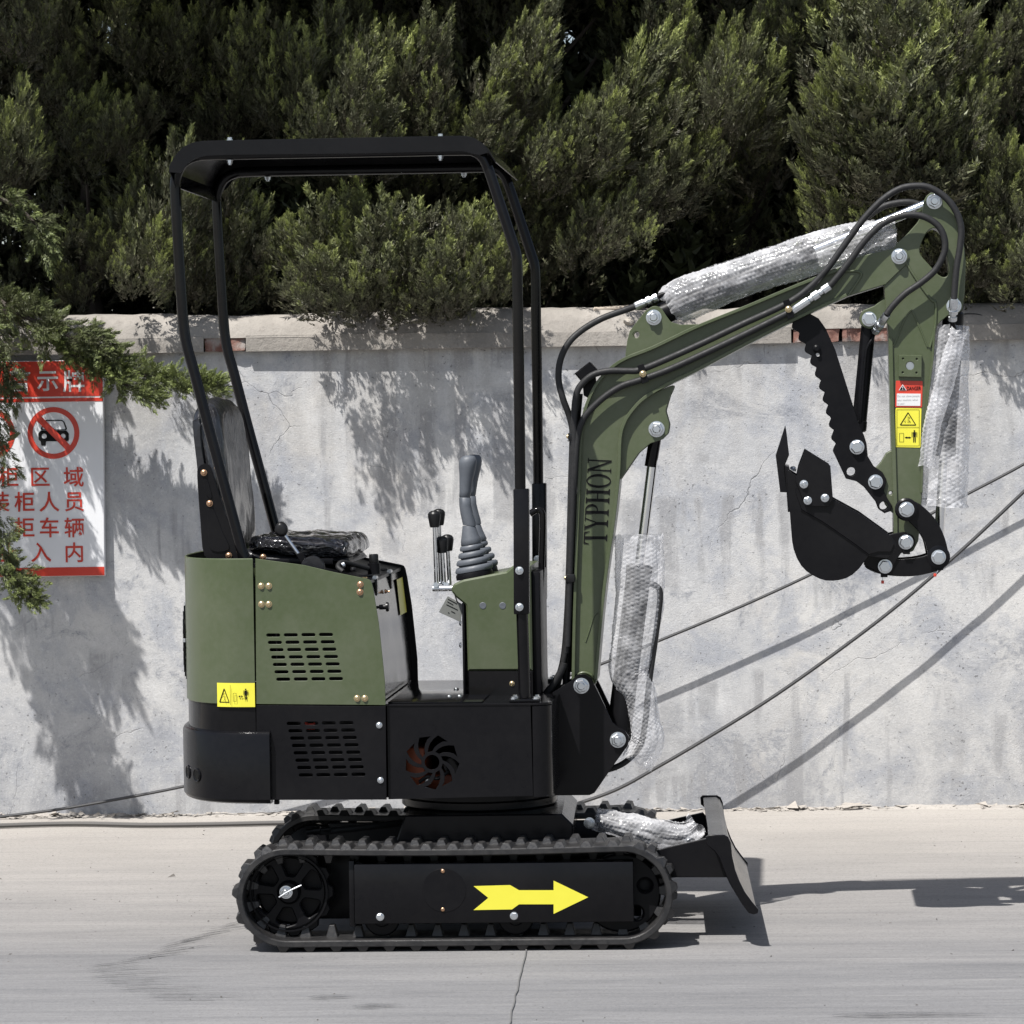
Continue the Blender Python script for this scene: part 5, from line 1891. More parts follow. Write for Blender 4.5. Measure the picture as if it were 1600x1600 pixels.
# ---- canopy
YCP = 0.335
rt = 0.0152
hoop = [(381, 872), (352, 764), (325, 664), (303, 580), (293, 545), (287.5, 515), (284, 470), (279, 390), (274.5, 310), (274, 285), (278, 268), (287, 254), (302, 245.5), (330, 242), (480, 239), (620, 236.5), (722, 234.5), (742, 237), (754, 246), (763, 264), (785, 330), (801, 379), (806, 395), (808, 415), (809, 480), (811, 600), (813, 772)]


def hoop_pts():
    P_ = [UF.at(p[0], p[1], -YCP) for p in hoop]
    out = smooth_loop(P_, 4, closed=False)
    return out


HP = hoop_pts()
for side in (-1, 1):
    hp = [Vector((p.x, side * YCP, p.z)) for p in HP]
    can = tube('canopy_frame', hp, rt, GL, EXC, UF, 0, 14)
    tag(can, 'near canopy hoop' if side < 0 else 'far canopy hoop')
    # sleeve and lower post
    s0, s1 = UF.at(813.8, 764, -YCP - 0.021), UF.at(814.5, 960, -YCP - 0.021)
    hw = 0.021
    slv = box('post_sleeve', s1.x - hw, s1.x + hw, side * YCP - hw, side * YCP + hw, s1.z, s0.z, B, can, 0.0035,
              fn=lambda v, s0=s0, s1=s1: Vector((v.x + (s0.x - s1.x) * (v.z - s1.z) / (s0.z - s1.z), v.y, v.z)))
    # bolts belong to the hoop
    for py in (891.5, 948.5):
        p = UF.at(811.5, py, -YCP - 0.021)
        key = ('hex', M['zinc'].name)
        o = bolt(811.5, py, -YCP - 0.0215, 5.6, M['zinc'], can, 'nut')
        if side > 0:
            m_ = o.matrix_basis.copy()
            m_.translation.y = YCP - 0.0215
            o.matrix_basis = m_
    l0, l1 = UF.at(815.5, 950, -YCP), UF.at(820, 1090, -YCP)
    tube('lower_post', [(l0.x, side * YCP, l0.z), (l1.x, side * YCP, l1.z)], 0.0165, GL, can, UF, 0, 14)
    zf = zt + 0.0045
    fy = side * YCP
    box('foot_plate', l1.x - 0.040, l1.x + 0.042, fy - 0.040, fy + 0.040, zf, zf + 0.008, GL, can, 0.0015)
    for dx, dy in ((-0.03, -0.03), (0.031, 0.03), (-0.03, 0.03), (0.031, -0.03)):
        lathe('foot_bolt', [(0.009, 0), (0.009, 0.002), (0.0065, 0.002), (0.0065, 0.007), (0, 0.0075)], (l1.x + dx, fy + dy, zf + 0.008), (0, 0, 1), M['zinc'], can, UF, 6)

# roof sheet with rolled ends and side flanges
YRF = 0.365
roof_top = [(263.6, 268), (265, 259), (270, 249), (278, 237), (288, 228.5), (302, 222.5), (318, 220), (361, 219), (560, 215), (717.5, 212), (730, 212.5), (741, 215.5), (753, 223), (762, 232), (775, 253)]
flange = [(263.6, 269), (264, 260), (270, 249), (278, 237), (288, 228.5), (302, 222.5), (318, 220), (361, 219), (560, 215), (717.5, 212), (730, 212.5), (741, 215.5), (753, 223), (763, 236), (761, 239), (749, 242.5), (737, 240), (724, 236.4), (560, 240), (361, 242), (322, 243.6), (305, 247.5), (293, 256), (286, 266), (281, 270.5)]
roof = plate('roof', flange, -YRF - 0.003, -YRF, B, EXC, b=0.0006)
tag(roof, 'black sheet metal canopy roof')
link('side_flange', slab([to_xz(flange, -YRF - 0.003, UF)], YRF, YRF + 0.003, 0.0006, 30, 'side_flange'), roof, B)
rt_ = to_xz([(272, 292), (265.5, 272)] + roof_top, -YRF - 0.003, UF)
Q = []
for i in range(len(rt_)):
    a, b = Vector(rt_[max(i - 1, 0)]), Vector(rt_[min(i + 1, len(rt_) - 1)])
    e = (b - a).normalized()
    Q.append((rt_[i][0] + e.y * 0.0028, rt_[i][1] - e.x * 0.0028))
link('roof_sheet', slab([rt_ + Q[::-1]], -YRF + 0.0002, YRF - 0.0002, 0.0005, 30, 'roof_sheet'), roof, B)
for px, pyt, pyb in ((359, 217, 247), (688, 211.5, 241)):
    for side in (-1, 1):
        p = UF.at(px, pyt + 2, -YCP); pb = UF.at(px, pyb - 2, -YCP)
        lathe('roof_bolt', [(0.0085, -0.001), (0.0085, 0.0015), (0.0062, 0.0015), (0.0062, 0.0075), (0, 0.008)], (p.x, side * YCP, p.z), (0, 0, 1), M['zinc'], roof, UF, 6)
        lathe('roof_nut', [(0.010, 0.0), (0.010, 0.0015), (0.0078, 0.0015), (0.0078, 0.0085), (0.005, 0.009), (0.005, 0.013), (0, 0.0135)], (pb.x, side * YCP, HP[len(HP) // 2].z - rt - 0.0002), (0, 0, -1), M['zinc'], roof, UF, 6)

# ---- control console
YK = -0.15
con_pts = fillet([(705.5, 918), (710, 912), (724, 906), (791, 893), (801.5, 884), (829, 884), (832, 1047.5), (731, 1048), (728, 946), (712, 933), (706, 925)], [2.5, 3, 6, 3, 2, 0, 0, 0, 6, 8, 3], 3)
con = plate('control_console', con_pts, YK, 0.15, G, EXC, b=0.005)
tag(con, 'green control console column')
kick = plate('console_base', [(731.5, 1048.6), (832, 1048.2), (833, 1099), (732.5, 1099)], YK + 0.001, 0.149, GL, EXC, b=0.003)
bolt(800, 1068, YK + 0.001, 3.5, M['brass'], kick, 'dome')
pbox('edge_rubber', 721.5, 942, 727.5, 1090, YK + 0.006, 0.14, M['matt'], con, 0.002)
for px in (754.5, 785.4):
    c = UF.at(px, 946.5, YK)
    lathe('blanking_plug', [(0, 0.0008), (0.0085, 0.0012), (0.0098, 0), (0.0098, -0.004)], c, (0, -1, 0), M['grip'], con, UF, 20)
for py in (974, 1008):
    bolt(720.5, py, 0.0, 4, M['zinc'], EXC, 'dome', axis=(-1, 0, 0), name='console_screw')
pbox('console_back', 829, 893, 846, 1085, YK + 0.02, 0.13, MT, con, 0.004)
# grab loop in front of the console
ptube('grab_loop', [(828, 803, 0.02), (838, 797, 0.02), (845.5, 799, 0.02), (848, 812, 0.02), (847, 860, 0.02), (844, 960, 0.02), (842, 1086, 0.02)], 0.0095, GL, EXC)


def joystick(y):
    def ring(cx, cy, rx, tilt, ry, fl=0):
        c_ = UF.at(cx, cy, -0.085)
        out = []
        for k in range(20):
            a = 2 * math.pi * k / 20
            out.append(Vector((c_.x + rx * PXM * math.cos(a), y + ry * PXM * math.sin(a), c_.z + rx * PXM * math.cos(a) * tilt)))
        return out
    grip = [(730, 711.5, 4, .05), (731, 713, 10, .08), (731, 717, 13.4, .08), (731, 723, 14.6, .08), (730.5, 731, 14, .06), (729.5, 742, 12.2, .03), (728, 755, 10.6, 0), (727, 768, 9.6, 0), (726.3, 776, 9.2, 0), (726.3, 776.6, 8.6, 0), (726.3, 777.4, 8.6, 0), (726.3, 778, 9.4, 0), (727, 790, 9.8, -.05), (729.5, 803, 10.6, -.1), (732.5, 815, 11, -.1), (733.5, 821, 10.8, -.1)]
    st = link('joystick', loft([ring(a, b, c_, t, c_ * 0.95) for a, b, c_, t in grip], name='joystick', angle=50), EXC, M['grip'], UF)
    cone = [(732.5, 821.5, 10, 0), (733, 824, 11, 0), (734, 833, 13, .1), (735, 842, 15.5, .2), (736.5, 849, 17, .22), (737, 851.5, 15, .22)]
    link('boot_neck', loft([ring(a, b, c_, t, c_) for a, b, c_, t in cone], name='boot_neck', angle=50), st, M['grip'])
    for cx_, cy_, rw, hh in ((736.5, 855.5, 19, 5), (738, 866.2, 23.2, 5), (739.2, 877.2, 27.4, 5.2), (741, 888.6, 31, 5.6)):
        rr_ = [(cx_, cy_ - hh, rw - 3.5, .17), (cx_, cy_ - hh * .7, rw - 1, .17), (cx_, cy_, rw, .17), (cx_, cy_ + hh * .55, rw - .6, .17), (cx_, cy_ + hh * .8, rw - 4, .17), (cx_, cy_ + hh * 1.15, rw - 5, .17)]
        link('boot_fold', loft([ring(a, b, c_, t, c_ * .95) for a, b, c_, t in rr_], name='boot_fold', angle=50), st, M['grip'])
    rr_ = [(741, 893, 29, .17), (741, 896, 30, .17), (742, 902, 30, .17)]
    link('boot_plate', loft([ring(a, b, c_, t, c_) for a, b, c_, t in rr_], name='boot_plate', angle=50), st, M['matt'])
    return st


tag(joystick(-0.085), 'near grey joystick')
tag(joystick(0.075), 'far grey joystick')


def lever(kx, ky, bx, by, y, s=1.0):
    a, b = UF.at(bx, by, y), UF.at(kx, ky + 8, y)
    rod = tube('control_lever', [a, b], 0.0058, M['chrome'], EXC, UF, 0, 12)
    d = (b - a).normalized()
    lathe('lever_knob', [(0.0, -0.002), (0.0125, -0.001), (0.014, 0.003), (0.0185, 0.030), (0.0180, 0.037), (0.0135, 0.043), (0.006, 0.046), (0, 0.0465)], b - d * 0.006, d, M['knob'], rod, UF, 20)
    return rod


lever(679, 812, 682, 915, -0.10)
lever(686, 809, 689, 913, 0.035)
lever(691, 852, 694, 914, -0.075)
lever(699.5, 849, 702.5, 914, -0.02)
ptube('lever_bar', [(676, 919.5, -0.1), (707, 919, -0.1)], 0.0085, M['zinc'], EXC, smooth=0, n=16)
ptube('lever_bar', [(676, 919.5, 0.035), (707, 919, 0.035)], 0.0085, M['zinc'], EXC, smooth=0, n=16)
ptube('lever_shaft', [(681, 914, -0.115), (681, 914, 0.05)], 0.0075, M['zinc'], EXC, smooth=0)
ptube('lever_shaft', [(697, 914, -0.09), (697, 914, 0.0)], 0.0075, M['zinc'], EXC, smooth=0)

# paper tag tied under the levers
tg = plate('paper_tag', [(699.6, 931.5), (724, 945), (719.5, 972), (685.5, 956.5)], -0.10, -0.0985, M['tag'], None, b=0.0003)
tag(tg, 'small grey printed card hanging below the control levers', 'tag')
for x0, y0, x1, y1 in ((700, 936, 714, 943.5), (699, 940, 708, 945), (697.5, 944.5, 715, 953), (705, 955, 711, 958), (700, 957, 702, 958)):
    d = Vector((y1 - y0, x0 - x1)).normalized() * 0.55
    plate('print', [(x0 + d.x, y0 + d.y), (x1 + d.x, y1 + d.y), (x1 - d.x, y1 - d.y), (x0 - d.x, y0 - d.y)], -0.1012, -0.1006, M['ink'], tg, b=0.0001)
ptube('tie', [(711, 930, -0.099), (713.5, 938, -0.102), (715, 941, -0.0995)], 0.0018, M['knob'], tg)

# ---- swing bracket at the nose
sw = fillet([(862, 1083), (892, 1064), (903, 1054), (914, 1053.5), (923, 1059), (932, 1076), (950, 1114), (957, 1129), (966, 1137), (976, 1141.5), (983, 1152), (981, 1165), (962, 1191), (929, 1239), (921, 1242.5), (866, 1243)], 4, 3)
swing = plate('swing_bracket', sw, -0.088, -0.072, B, EXC, b=0.0015)
lsw = to_xz(sw, -0.088, UF)
link('far_plate', slab([lsw], 0.072, 0.088, 0.0015, 30, 'far_plate'), swing, B)
link('web', slab([to_xz([(864, 1100), (890, 1092), (905, 1160), (925, 1236), (868, 1241)], -0.088, UF)], -0.0715, 0.0715, 0.002, 30, 'web'), swing, B)
bolt(908.5, 1071.5, -0.088, 11.2, M['zinc'], swing, 'nut')
bolt(965.5, 1156, -0.088, 11.2, M['zinc'], swing, 'nut')
for zz_ in (zt - 0.03, zb0 + 0.02):
    pz = UF.at(870, 1150, 0)
    lathe('swing_post', [(0, 0), (0.05, 0), (0.055, 0.006), (0.055, 0.05), (0, 0.055)], (x862 + 0.005, 0, zz_ - 0.03), (0, 0, 1), B, EXC, UF, 28)

# ---- boom
outer = [(893, 1062), (895, 960), (898, 860), (902, 760), (904.5, 690), (909, 652), (917, 624), (931, 597), (952, 574), (977, 557.5), (1020, 540.5), (1086, 509), (1165, 477), (1245, 443.5), (1307, 419.5)]
inner_ = [(1324, 463), (1260, 492.5), (1170, 537.5), (1095, 577.5), (1074, 588), (1040, 604.5), (1009, 623), (990, 642), (978, 661), (971.5, 686), (969, 742), (961.5, 812), (951, 884), (942, 960), (933, 1062)]
OUT = smooth_loop(outer, 4, closed=False)
INN = smooth_loop(inner_, 4, closed=False)
BW = 0.052                                # half width of the box
BFH = 0.068                               # half width over the flanges
tip = [(1344, 400), (1391, 389.5), (1405, 386), (1417, 391), (1421, 402), (1415, 415), (1402, 427), (1384, 444.5)]
heel = [(925, 1080), (909, 1087), (897, 1078)]
web_pts = [tuple(p) for p in OUT] + tip + [tuple(p) for p in INN] + heel
boom = plate('boom', web_pts, -BW, BW, G, EXC, b=0.002)
tag(boom, 'olive green boom')
strip('flange', [tuple(p) for p in OUT], -0.009, -BFH, BFH, G, boom, yref=-BFH)
strip('flange', [tuple(p) for p in INN], -0.009, -BFH, BFH, G, boom, yref=-BFH)
# fillet weld where the flanges end, and heel weld bead
ptube('weld_bead', [(1320, 424), (1340, 424), (1346, 429), (1340, 440), (1325, 462)], 0.004, G, boom, y=-BW - 0.001)
ptube('weld_bead', [(915, 1003), (921, 985), (928, 964), (934, 957)], 0.0022, G, boom, y=-BW - 0.0002)
ptube('weld_bead', [(897, 1064), (903, 1054), (914, 1051), (925, 1056), (931, 1066)], 0.004, G, boom, y=-BW - 0.002)
# rod lug on top and cylinder gusset below
lug = fillet([(977, 557), (980, 533), (984, 517), (1009, 485), (1022, 477), (1033, 480.5), (1040, 492), (1048, 503), (1063, 507.5), (1091, 506.5), (1060, 528), (1010, 550)], [0, 4, 8, 14, 12, 12, 4, 8, 8, 0, 0, 0], 4)
tl_ = plate('top_lug', lug, -0.050, -0.036, G, boom, [circ(994, 523, 5.2, 18)], 0.0012)
link('top_lug', slab([to_xz(lug, -0.05, UF), to_xz(circ(994, 523, 5.2, 18), -0.05, UF)], 0.036, 0.05, 0.0012, 30, 'top_lug'), boom, G)
bolt(1021.5, 496, -0.05, 11, M['zinc'], tl_, 'nut')
gus = fillet([(1056, 599), (1047, 618), (1040, 642), (1046, 663), (1044, 677), (1034, 687), (1016, 693), (998, 708), (969, 750), (964, 742), (970, 660), (1005, 622)], [4, 10, 10, 6, 8, 8, 8, 12, 0, 0, 0, 0], 4)
gu = plate('cylinder_gusset', gus, -0.048, -0.036, G, boom, b=0.0012)
link('cylinder_gusset', slab([to_xz(gus, -0.048, UF)], 0.036, 0.048, 0.0012, 30, 'cylinder_gusset'), boom, G)
bolt(1026, 670.5, -0.048, 11.4, M['zinc'], gu, 'nut')
bolt(1405, 400.5, -BW, 11, M['zinc'], boom, 'nut')
c = UF.at(1405, 400.5, -BW)

# serif lettering on the boom, reading upwards
def letters():
    T_, t_ = 0.15, 0.07                  # thick and thin strokes
    def rect(x0, y0, x1, y1):
        return [(x0, y0), (x1, y0), (x1, y1), (x0, y1)]
    def serif(x, y, w=0.17, up=1):
        h = 0.035 * up
        return [(x - w, y), (x + w, y), (x + w, y + h), (x + T_ * .5, y + h * 1.9), (x - T_ * .5, y + h * 1.9), (x - w, y + h)]
    def ell(cx, cy, rx, ry, n=28, a0=0, a1=2 * math.pi):
        return [(cx + rx * math.cos(a0 + (a1 - a0) * k / (n - 1)), cy + ry * math.sin(a0 + (a1 - a0) * k / (n - 1))) for k in range(n)]
    def ring(cx, cy, rx, ry, tx, ty, a0, a1, n=24):
        o = ell(cx, cy, rx, ry, n, a0, a1); i = ell(cx, cy, rx - tx, ry - ty, n, a0, a1)
        return [[o[k], o[k + 1], i[k + 1], i[k]] for k in range(n - 1)]
    L = []
    L.append((0.66, [rect(.33 - T_ / 2, .03, .33 + T_ / 2, .95), rect(.03, .952, .63, 1.0), [(.03, .955), (.0, .76), (.03, .76), (.085, .90), (.13, .955)], [(.63, .955), (.66, .76), (.63, .76), (.575, .90), (.53, .955)], serif(.33, 0)]))
    L.append((0.72, [rect(.36 - T_ / 2, .03, .36 + T_ / 2, .47), [(.07, .97), (.21, .97), (.42, .455), (.30, .455)], [(.59, .97), (.64, .97), (.42, .46), (.375, .50)], rect(.0, .968, .29, 1.0), rect(.48, .968, .72, 1.0), serif(.36, 0)]))
    L.append((0.58, [rect(.09, .03, .09 + T_, .97), serif(.15, 0), rect(.0, .965, .30, 1.0), rect(.21, .466, .32, .505)] + [rect(.30, .965, .34, 1.0)] + ring(.30, .733, .28, .267, .125, .04, -math.pi / 2, math.pi / 2)))
    L.append((0.74, [rect(.09, .03, .09 + T_, .97), rect(.74 - .09 - T_, .03, .74 - .09, .97), rect(.21, .485, .53, .53), serif(.15, 0, .15), serif(.59, 0, .15), serif(.15, 1, .15, -1), serif(.59, 1, .15, -1)]))
    L.append((0.72, ring(.36, .5, .35, .52, .125, .045, 0, 2 * math.pi, 40)))
    L.append((0.76, [rect(.11, .03, .11 + t_, .97), rect(.60, .0, .60 + t_, .97), [(.06, 1.0), (.20, 1.0), (.65, .0), (.58, .0)], rect(.0, .967, .14, 1.0), rect(.02, 0, .25, .032), rect(.50, .967, .75, 1.0)]))
    return L


polys = []
cur = 0.0
for w, pl in letters():
    for p in pl:
        polys.append([(cur + x, y) for x, y in p])
    cur += w + 0.035
y0_ = -BW - 0.0014
vs, fs = [], []
for i, p in enumerate(polys):
    st_ = len(vs)
    for u, v in p:
        s = u / cur
        # baseline runs (948,850) -> (956,716); cap line (911,851) -> (919,714)
        bx, by = 948 + 8 * s, 850.5 - 135 * s
        cx_, cy_ = 911.5 + 7.5 * s, 850.5 - 136.5 * s
        q = UF.at(bx + (cx_ - bx) * v, by + (cy_ - by) * v, y0_)
        vs.append((q.x, y0_ - 0.00003 * (i % 7), q.z))
    fs.append(tuple(range(st_, len(vs))))
me = bpy.data.meshes.new('lettering')
me.from_pydata(vs, [], fs)
link('lettering', me, boom, M['ink'])

# ---- stick (dipper arm)
SWD = 0.047
st_pts = [(1443, 316), (1447.5, 306), (1454, 301), (1464, 301.5), (1478, 310), (1494, 333), (1505.5, 375), (1509, 411), (1507.5, 457), (1504, 484), (1496, 490), (1482, 493), (1470, 502), (1462, 512), (1459, 560), (1451, 620), (1443.5, 697), (1441, 770), (1437, 825), (1435, 845), (1427, 861), (1413, 866), (1401, 858), (1396.5, 842), (1396, 800), (1393, 705), (1389, 570), (1388, 519), (1383, 470), (1382, 446), (1388, 405), (1401, 381), (1417, 366), (1434, 347), (1441.5, 332)]
st_hole = smooth_loop([(1447.5, 364), (1458, 356.5), (1468, 361), (1476.5, 376), (1480, 402), (1483, 426), (1476, 433), (1466, 429), (1452, 414), (1438.5, 398), (1438, 385)], 3)
stick = plate('stick', fillet(st_pts, 5, 3), -SWD, SWD, G, EXC, [st_hole], 0.002)
tag(stick, 'olive green stick')
strip('flange', [(1388.5, 528), (1389.5, 570), (1391, 640), (1393.5, 705), (1396, 790), (1396.5, 838)], 0.011, -0.054, 0.054, G, stick, yref=-0.054)
strip('flange', [(1462, 512), (1459, 560), (1451.5, 620), (1444, 697), (1441.5, 770)], -0.006, -0.054, 0.054, G, stick, yref=-0.054)
ptube('weld_bead', [(1413, 404), (1424, 424), (1440, 448), (1455, 468), (1462, 476), (1461, 512), (1453, 543)], 0.0042, G, stick, y=-SWD - 0.001)
ptube('weld_bead', [(1396, 540), (1402, 528), (1413, 500), (1422, 487), (1426, 487), (1436, 510), (1449, 542)], 0.0026, G, stick, y=-SWD - 0.001)
lugp = fillet([(1386, 462), (1366, 478), (1348, 485), (1342, 497), (1346, 509), (1358, 514.5), (1370, 511), (1388, 500)], [0, 8, 10, 12, 12, 12, 6, 0], 4)
tlug = plate('thumb_lug', lugp, -0.034, 0.034, G, stick, b=0.002)
bolt(1358, 498.5, -0.034, 10.5, M['zinc'], tlug, 'hex')
tbr = plate('thumb_bracket', fillet([(1396, 702), (1385, 708), (1377, 722), (1367, 733), (1370, 760), (1384, 790), (1397, 806)], 3, 2), -0.036, 0.036, G, stick, [circ(1391.5, 770.5, 3, 10)], 0.002)
bolt(1460, 314.5, -SWD, 11, M['zinc'], stick, 'nut')
bolt(1490.5, 478, -SWD, 10.5, M['zinc'], stick, 'nut')
mp = plate('mount_plate', [(1404.5, 554.5), (1440.5, 555), (1440, 589.5), (1404, 588.5)], -SWD - 0.0125, -SWD + 0.0005, G, stick, [circ(1422, 571.5, 6.6, 24)] + [circ(x, y, 1.7, 8) for x, y in ((1411, 560.5), (1432.5, 561), (1410.5, 582), (1432, 582.5))], 0.001)
plate('bore', circ(1422, 571.5, 6.4, 20), -SWD - 0.002, -SWD - 0.001, M['zinc'], mp)
yd = -SWD - 0.0012
dec = plate('danger_sticker', fillet([(1399.8, 594.8), (1441.6, 595.4), (1440.6, 636.6), (1398.6, 636.2)], 1.2, 2), yd, yd + 0.0008, M['red'], stick, b=0.0001)
plate('sticker_panel', [(1401.4, 614.8), (1438.6, 615.2), (1438, 634.2), (1401, 634)], yd - 0.0012, yd - 0.0006, M['white'], dec, b=0.0001)
plate('warning_triangle', [(1410.4, 600.5), (1416.6, 609.8), (1404.2, 609.8)], yd - 0.0012, yd - 0.0006, M['white'], dec, b=0.0001)
plate('warning_triangle', [(1410.4, 602.2), (1415.2, 609.1), (1405.6, 609.1)], yd - 0.002, yd - 0.0014, M['ink'], dec, b=0.0001)
plate('mark', [(1409.8, 604.2), (1411.2, 604.2), (1410.8, 607), (1410.1, 607)], yd - 0.0028, yd - 0.0022, M['white'], dec, b=0.0001)
plate('mark', circ(1410.4, 608.1, 0.6, 8), yd - 0.0028, yd - 0.0022, M['white'], dec, b=0.0001)
print_text('lettering', 'DANGER', 1428, 606.8, yd - 0.001, 6.6, M['ink'], dec, UF, 0.92, 0.0002, 0.66)
for i, s in enumerate(('Do not allow people', 'near machine when', 'in use!')):
    print_text('lettering', s, (1419.5, 1418, 1407.5)[i], 619.2 + 5.6 * i, yd - 0.0018, 3.1, M['ink_grey'], dec, UF, 1.0, 0, 0.98)
yw = plate('warning_sticker', fillet([(1399.4, 637.4), (1439.8, 638), (1438.2, 699.4), (1397.8, 698.6)], 1.6, 2), yd, yd + 0.0008, M['yellow'], stick, b=0.0001)


def on_dec(polys_, parent, mat, x0, y0, x1, y1, yy_):
    vs_, fs_ = [], []
    for i, pl in enumerate(polys_):
        s0 = len(vs_)
        for u, v in pl:
            q = UF.at(x0 + (x1 - x0) * u, y0 + (y1 - y0) * v, yy_)
            vs_.append((q.x, yy_ - 0.00004 * (i % 9), q.z))
        fs_.append(tuple(range(s0, len(vs_))))
    m_ = bpy.data.meshes.new('print')
    m_.from_pydata(vs_, [], fs_)
    return link('print', m_, parent, mat)


ar2 = 61 / 40
pr = tri_outline(0.5, 0.115, 0.43, 0.30, 0.016, ar2) + man(0.745, 0.715, 0.31, 40 / 61) + arrows(0.36, 0.63, 0.75, 0.026, 0.014)
for a_, b_2 in (((0.17, 0.64), (0.33, 0.64)), ((0.33, 0.64), (0.33, 0.86)), ((0.33, 0.86), (0.17, 0.86)), ((0.17, 0.86), (0.17, 0.64)), ((0.07, 0.49), (0.93, 0.49)),
                ((0.48, 0.22), (0.58, 0.24)), ((0.50, 0.22), (0.50, 0.32)), ((0.58, 0.24), (0.53, 0.28)), ((0.36, 0.34), (0.42, 0.32)), ((0.36, 0.34), (0.41, 0.37)), ((0.47, 0.36), (0.60, 0.36)), ((0.48, 0.33), (0.58, 0.33)), ((0.53, 0.31), (0.60, 0.36)),
                ((0.07, 0.04), (0.93, 0.04)), ((0.93, 0.04), (0.93, 0.96)), ((0.93, 0.96), (0.07, 0.96)), ((0.07, 0.96), (0.07, 0.04))):
    pr.append(quad_line(a_, b_2, 0.006, ar2))
on_dec(pr, yw, M['ink'], 1398.6, 637.6, 1439, 699, yd - 0.0008)

# ---- rams
def ram(name, a, b, y, body, r_body, r_rod, eye=True, mat=MT, parent=None):
    """hydraulic ram from pixel a (body end) to b (rod end); body = share of its length"""
    A_, B_ = UF.at(a[0], a[1], y), UF.at(b[0], b[1], y)
    d = (B_ - A_); L_ = d.length; d.normalize()
    o = lathe(name, [(0.0, 0.015), (r_body * 0.8, 0.015), (r_body, 0.022), (r_body, L_ * body - 0.03), (r_body * 1.08, L_ * body - 0.028), (r_body * 1.08, L_ * body - 0.004), (r_body * 0.9, L_ * body), (r_rod + 0.004, L_ * body + 0.001), (r_rod + 0.004, L_ * body)], A_, d, mat, EXC, UF, 28)
    lathe('rod', [(r_rod, L_ * body - 0.02), (r_rod, L_ - 0.02), (0, L_ - 0.02)], A_, d, M['chrome'], o, UF, 24)
    for q in (A_, B_):
        lathe('eye', [(0.0, -0.028), (0.024, -0.028), (0.026, -0.026), (0.026, 0.026), (0.024, 0.028), (0, 0.028)], q, (0, 1, 0), mat, o, UF, 24)
    return o


r1 = ram('stick_ram', (1022, 495.5), (1460, 314.5), 0.0, 0.575, 0.031, 0.0145)
r2 = ram('boom_ram', (965.5, 1156), (1026, 670.5), 0.0, 0.565, 0.035, 0.0145)
A_, B_ = UF.at(1026, 670.5, 0), UF.at(1016.5, 729, 0)
lathe('rod_end', [(0.02, 0.0), (0.0175, 0.01), (0.0175, (B_ - A_).length), (0.0145, (B_ - A_).length + 0.001)], A_, (B_ - A_), GL, r2, UF, 24)
r3 = ram('bucket_ram', (1490.5, 478), (1465.5, 869), 0.0, 0.60, 0.030, 0.0145)
r4 = ram('thumb_ram', (1358, 498.5), (1339, 698), 0.0, 0.88, 0.0205, 0.011)
ptube('ram_pipe', [(1366, 522, -0.012), (1362, 531, -0.022), (1356, 541, -0.024), (1352, 560, -0.024), (1344.5, 650, -0.022), (1343, 662, -0.014)], 0.0045, MT, r4, smooth=4)
ptube('ram_pipe', [(1012, 912, -0.02), (1024, 915, -0.02), (1031.5, 926, -0.02), (1029, 960, -0.02), (1023, 1005, -0.02), (1014, 1070, -0.02), (1008, 1130, -0.01), (1000, 1165, 0), (978, 1190, 0), (952, 1202, 0), (930, 1204, 0)], 0.0085, M['hose'], r2)
A_, B_ = UF.at(1018, 490, 0), UF.at(1040, 470, 0)

# ---- bucket and linkage
BKW = 0.15
side_b = [(1229, 733), (1243, 742), (1262, 752), (1302, 780), (1346, 804), (1393, 838), (1401, 850), (1398, 862), (1386, 873), (1357, 868.5), (1351, 877), (1342, 889), (1332, 898), (1322, 903.5), (1311, 906.5), (1301, 907.5), (1290, 907), (1281, 904.5), (1270, 899), (1260, 892.5), (1252, 884), (1245, 872), (1240, 858), (1237.5, 845), (1234, 800), (1230.5, 766)]
bk = plate('bucket', side_b, -BKW, -BKW + 0.009, B, EXC, b=0.0012)
tag(bk, 'black toothed bucket curled under the stick')
LB = to_xz(side_b, -BKW, UF)
link('side_plate', slab([LB], BKW - 0.009, BKW, 0.0012, 30, 'side_plate'), bk, B)
sh = to_xz(side_b[8:][::1] + [(1229, 733)], -BKW, UF)
Q = []
for i in range(len(sh)):
    a, b = Vector(sh[max(i - 1, 0)]), Vector(sh[min(i + 1, len(sh) - 1)])
    e = (b - a).normalized()
    Q.append((sh[i][0] + e.y * 0.008, sh[i][1] - e.x * 0.008))
link('shell', slab([sh + Q[::-1]], -BKW + 0.0092, BKW - 0.0092, 0.001, 40, 'shell'), bk, B)
# reinforcing strip along the mouth
plate('mouth_strip', [(1246, 747), (1262, 754), (1302, 782), (1346, 806), (1391, 839), (1397, 850), (1392, 862), (1372, 862), (1357, 866), (1330, 846), (1285, 815), (1252, 796), (1243, 770)], -BKW - 0.005, -BKW + 0.0002, B, bk, b=0.0012)
ptube('weld_bead', [(1252, 797), (1285, 816), (1330, 847), (1356, 866)], 0.0028, B, bk, y=-BKW - 0.001, smooth=8, n=6)
cut = plate('side_cutter', fillet([(1258, 703), (1297.5, 727.5), (1301.5, 780), (1294, 791), (1258, 791), (1243, 752), (1248, 729)], 2, 2), -BKW - 0.014, -BKW - 0.0055, B, bk, b=0.0012)
for px, py in ((1256, 756.5), (1262, 782), (1289, 778)):
    bolt(px, py, -BKW - 0.014, 5.8, M['zinc'], cut, 'nut')
cut2 = link('side_cutter', slab([to_xz([(1258, 703), (1297.5, 727.5), (1301.5, 780), (1294, 791), (1258, 791), (1243, 752), (1248, 729)], -BKW, UF)], BKW + 0.005, BKW + 0.014, 0.0012, 30, 'side_cutter'), bk, B)
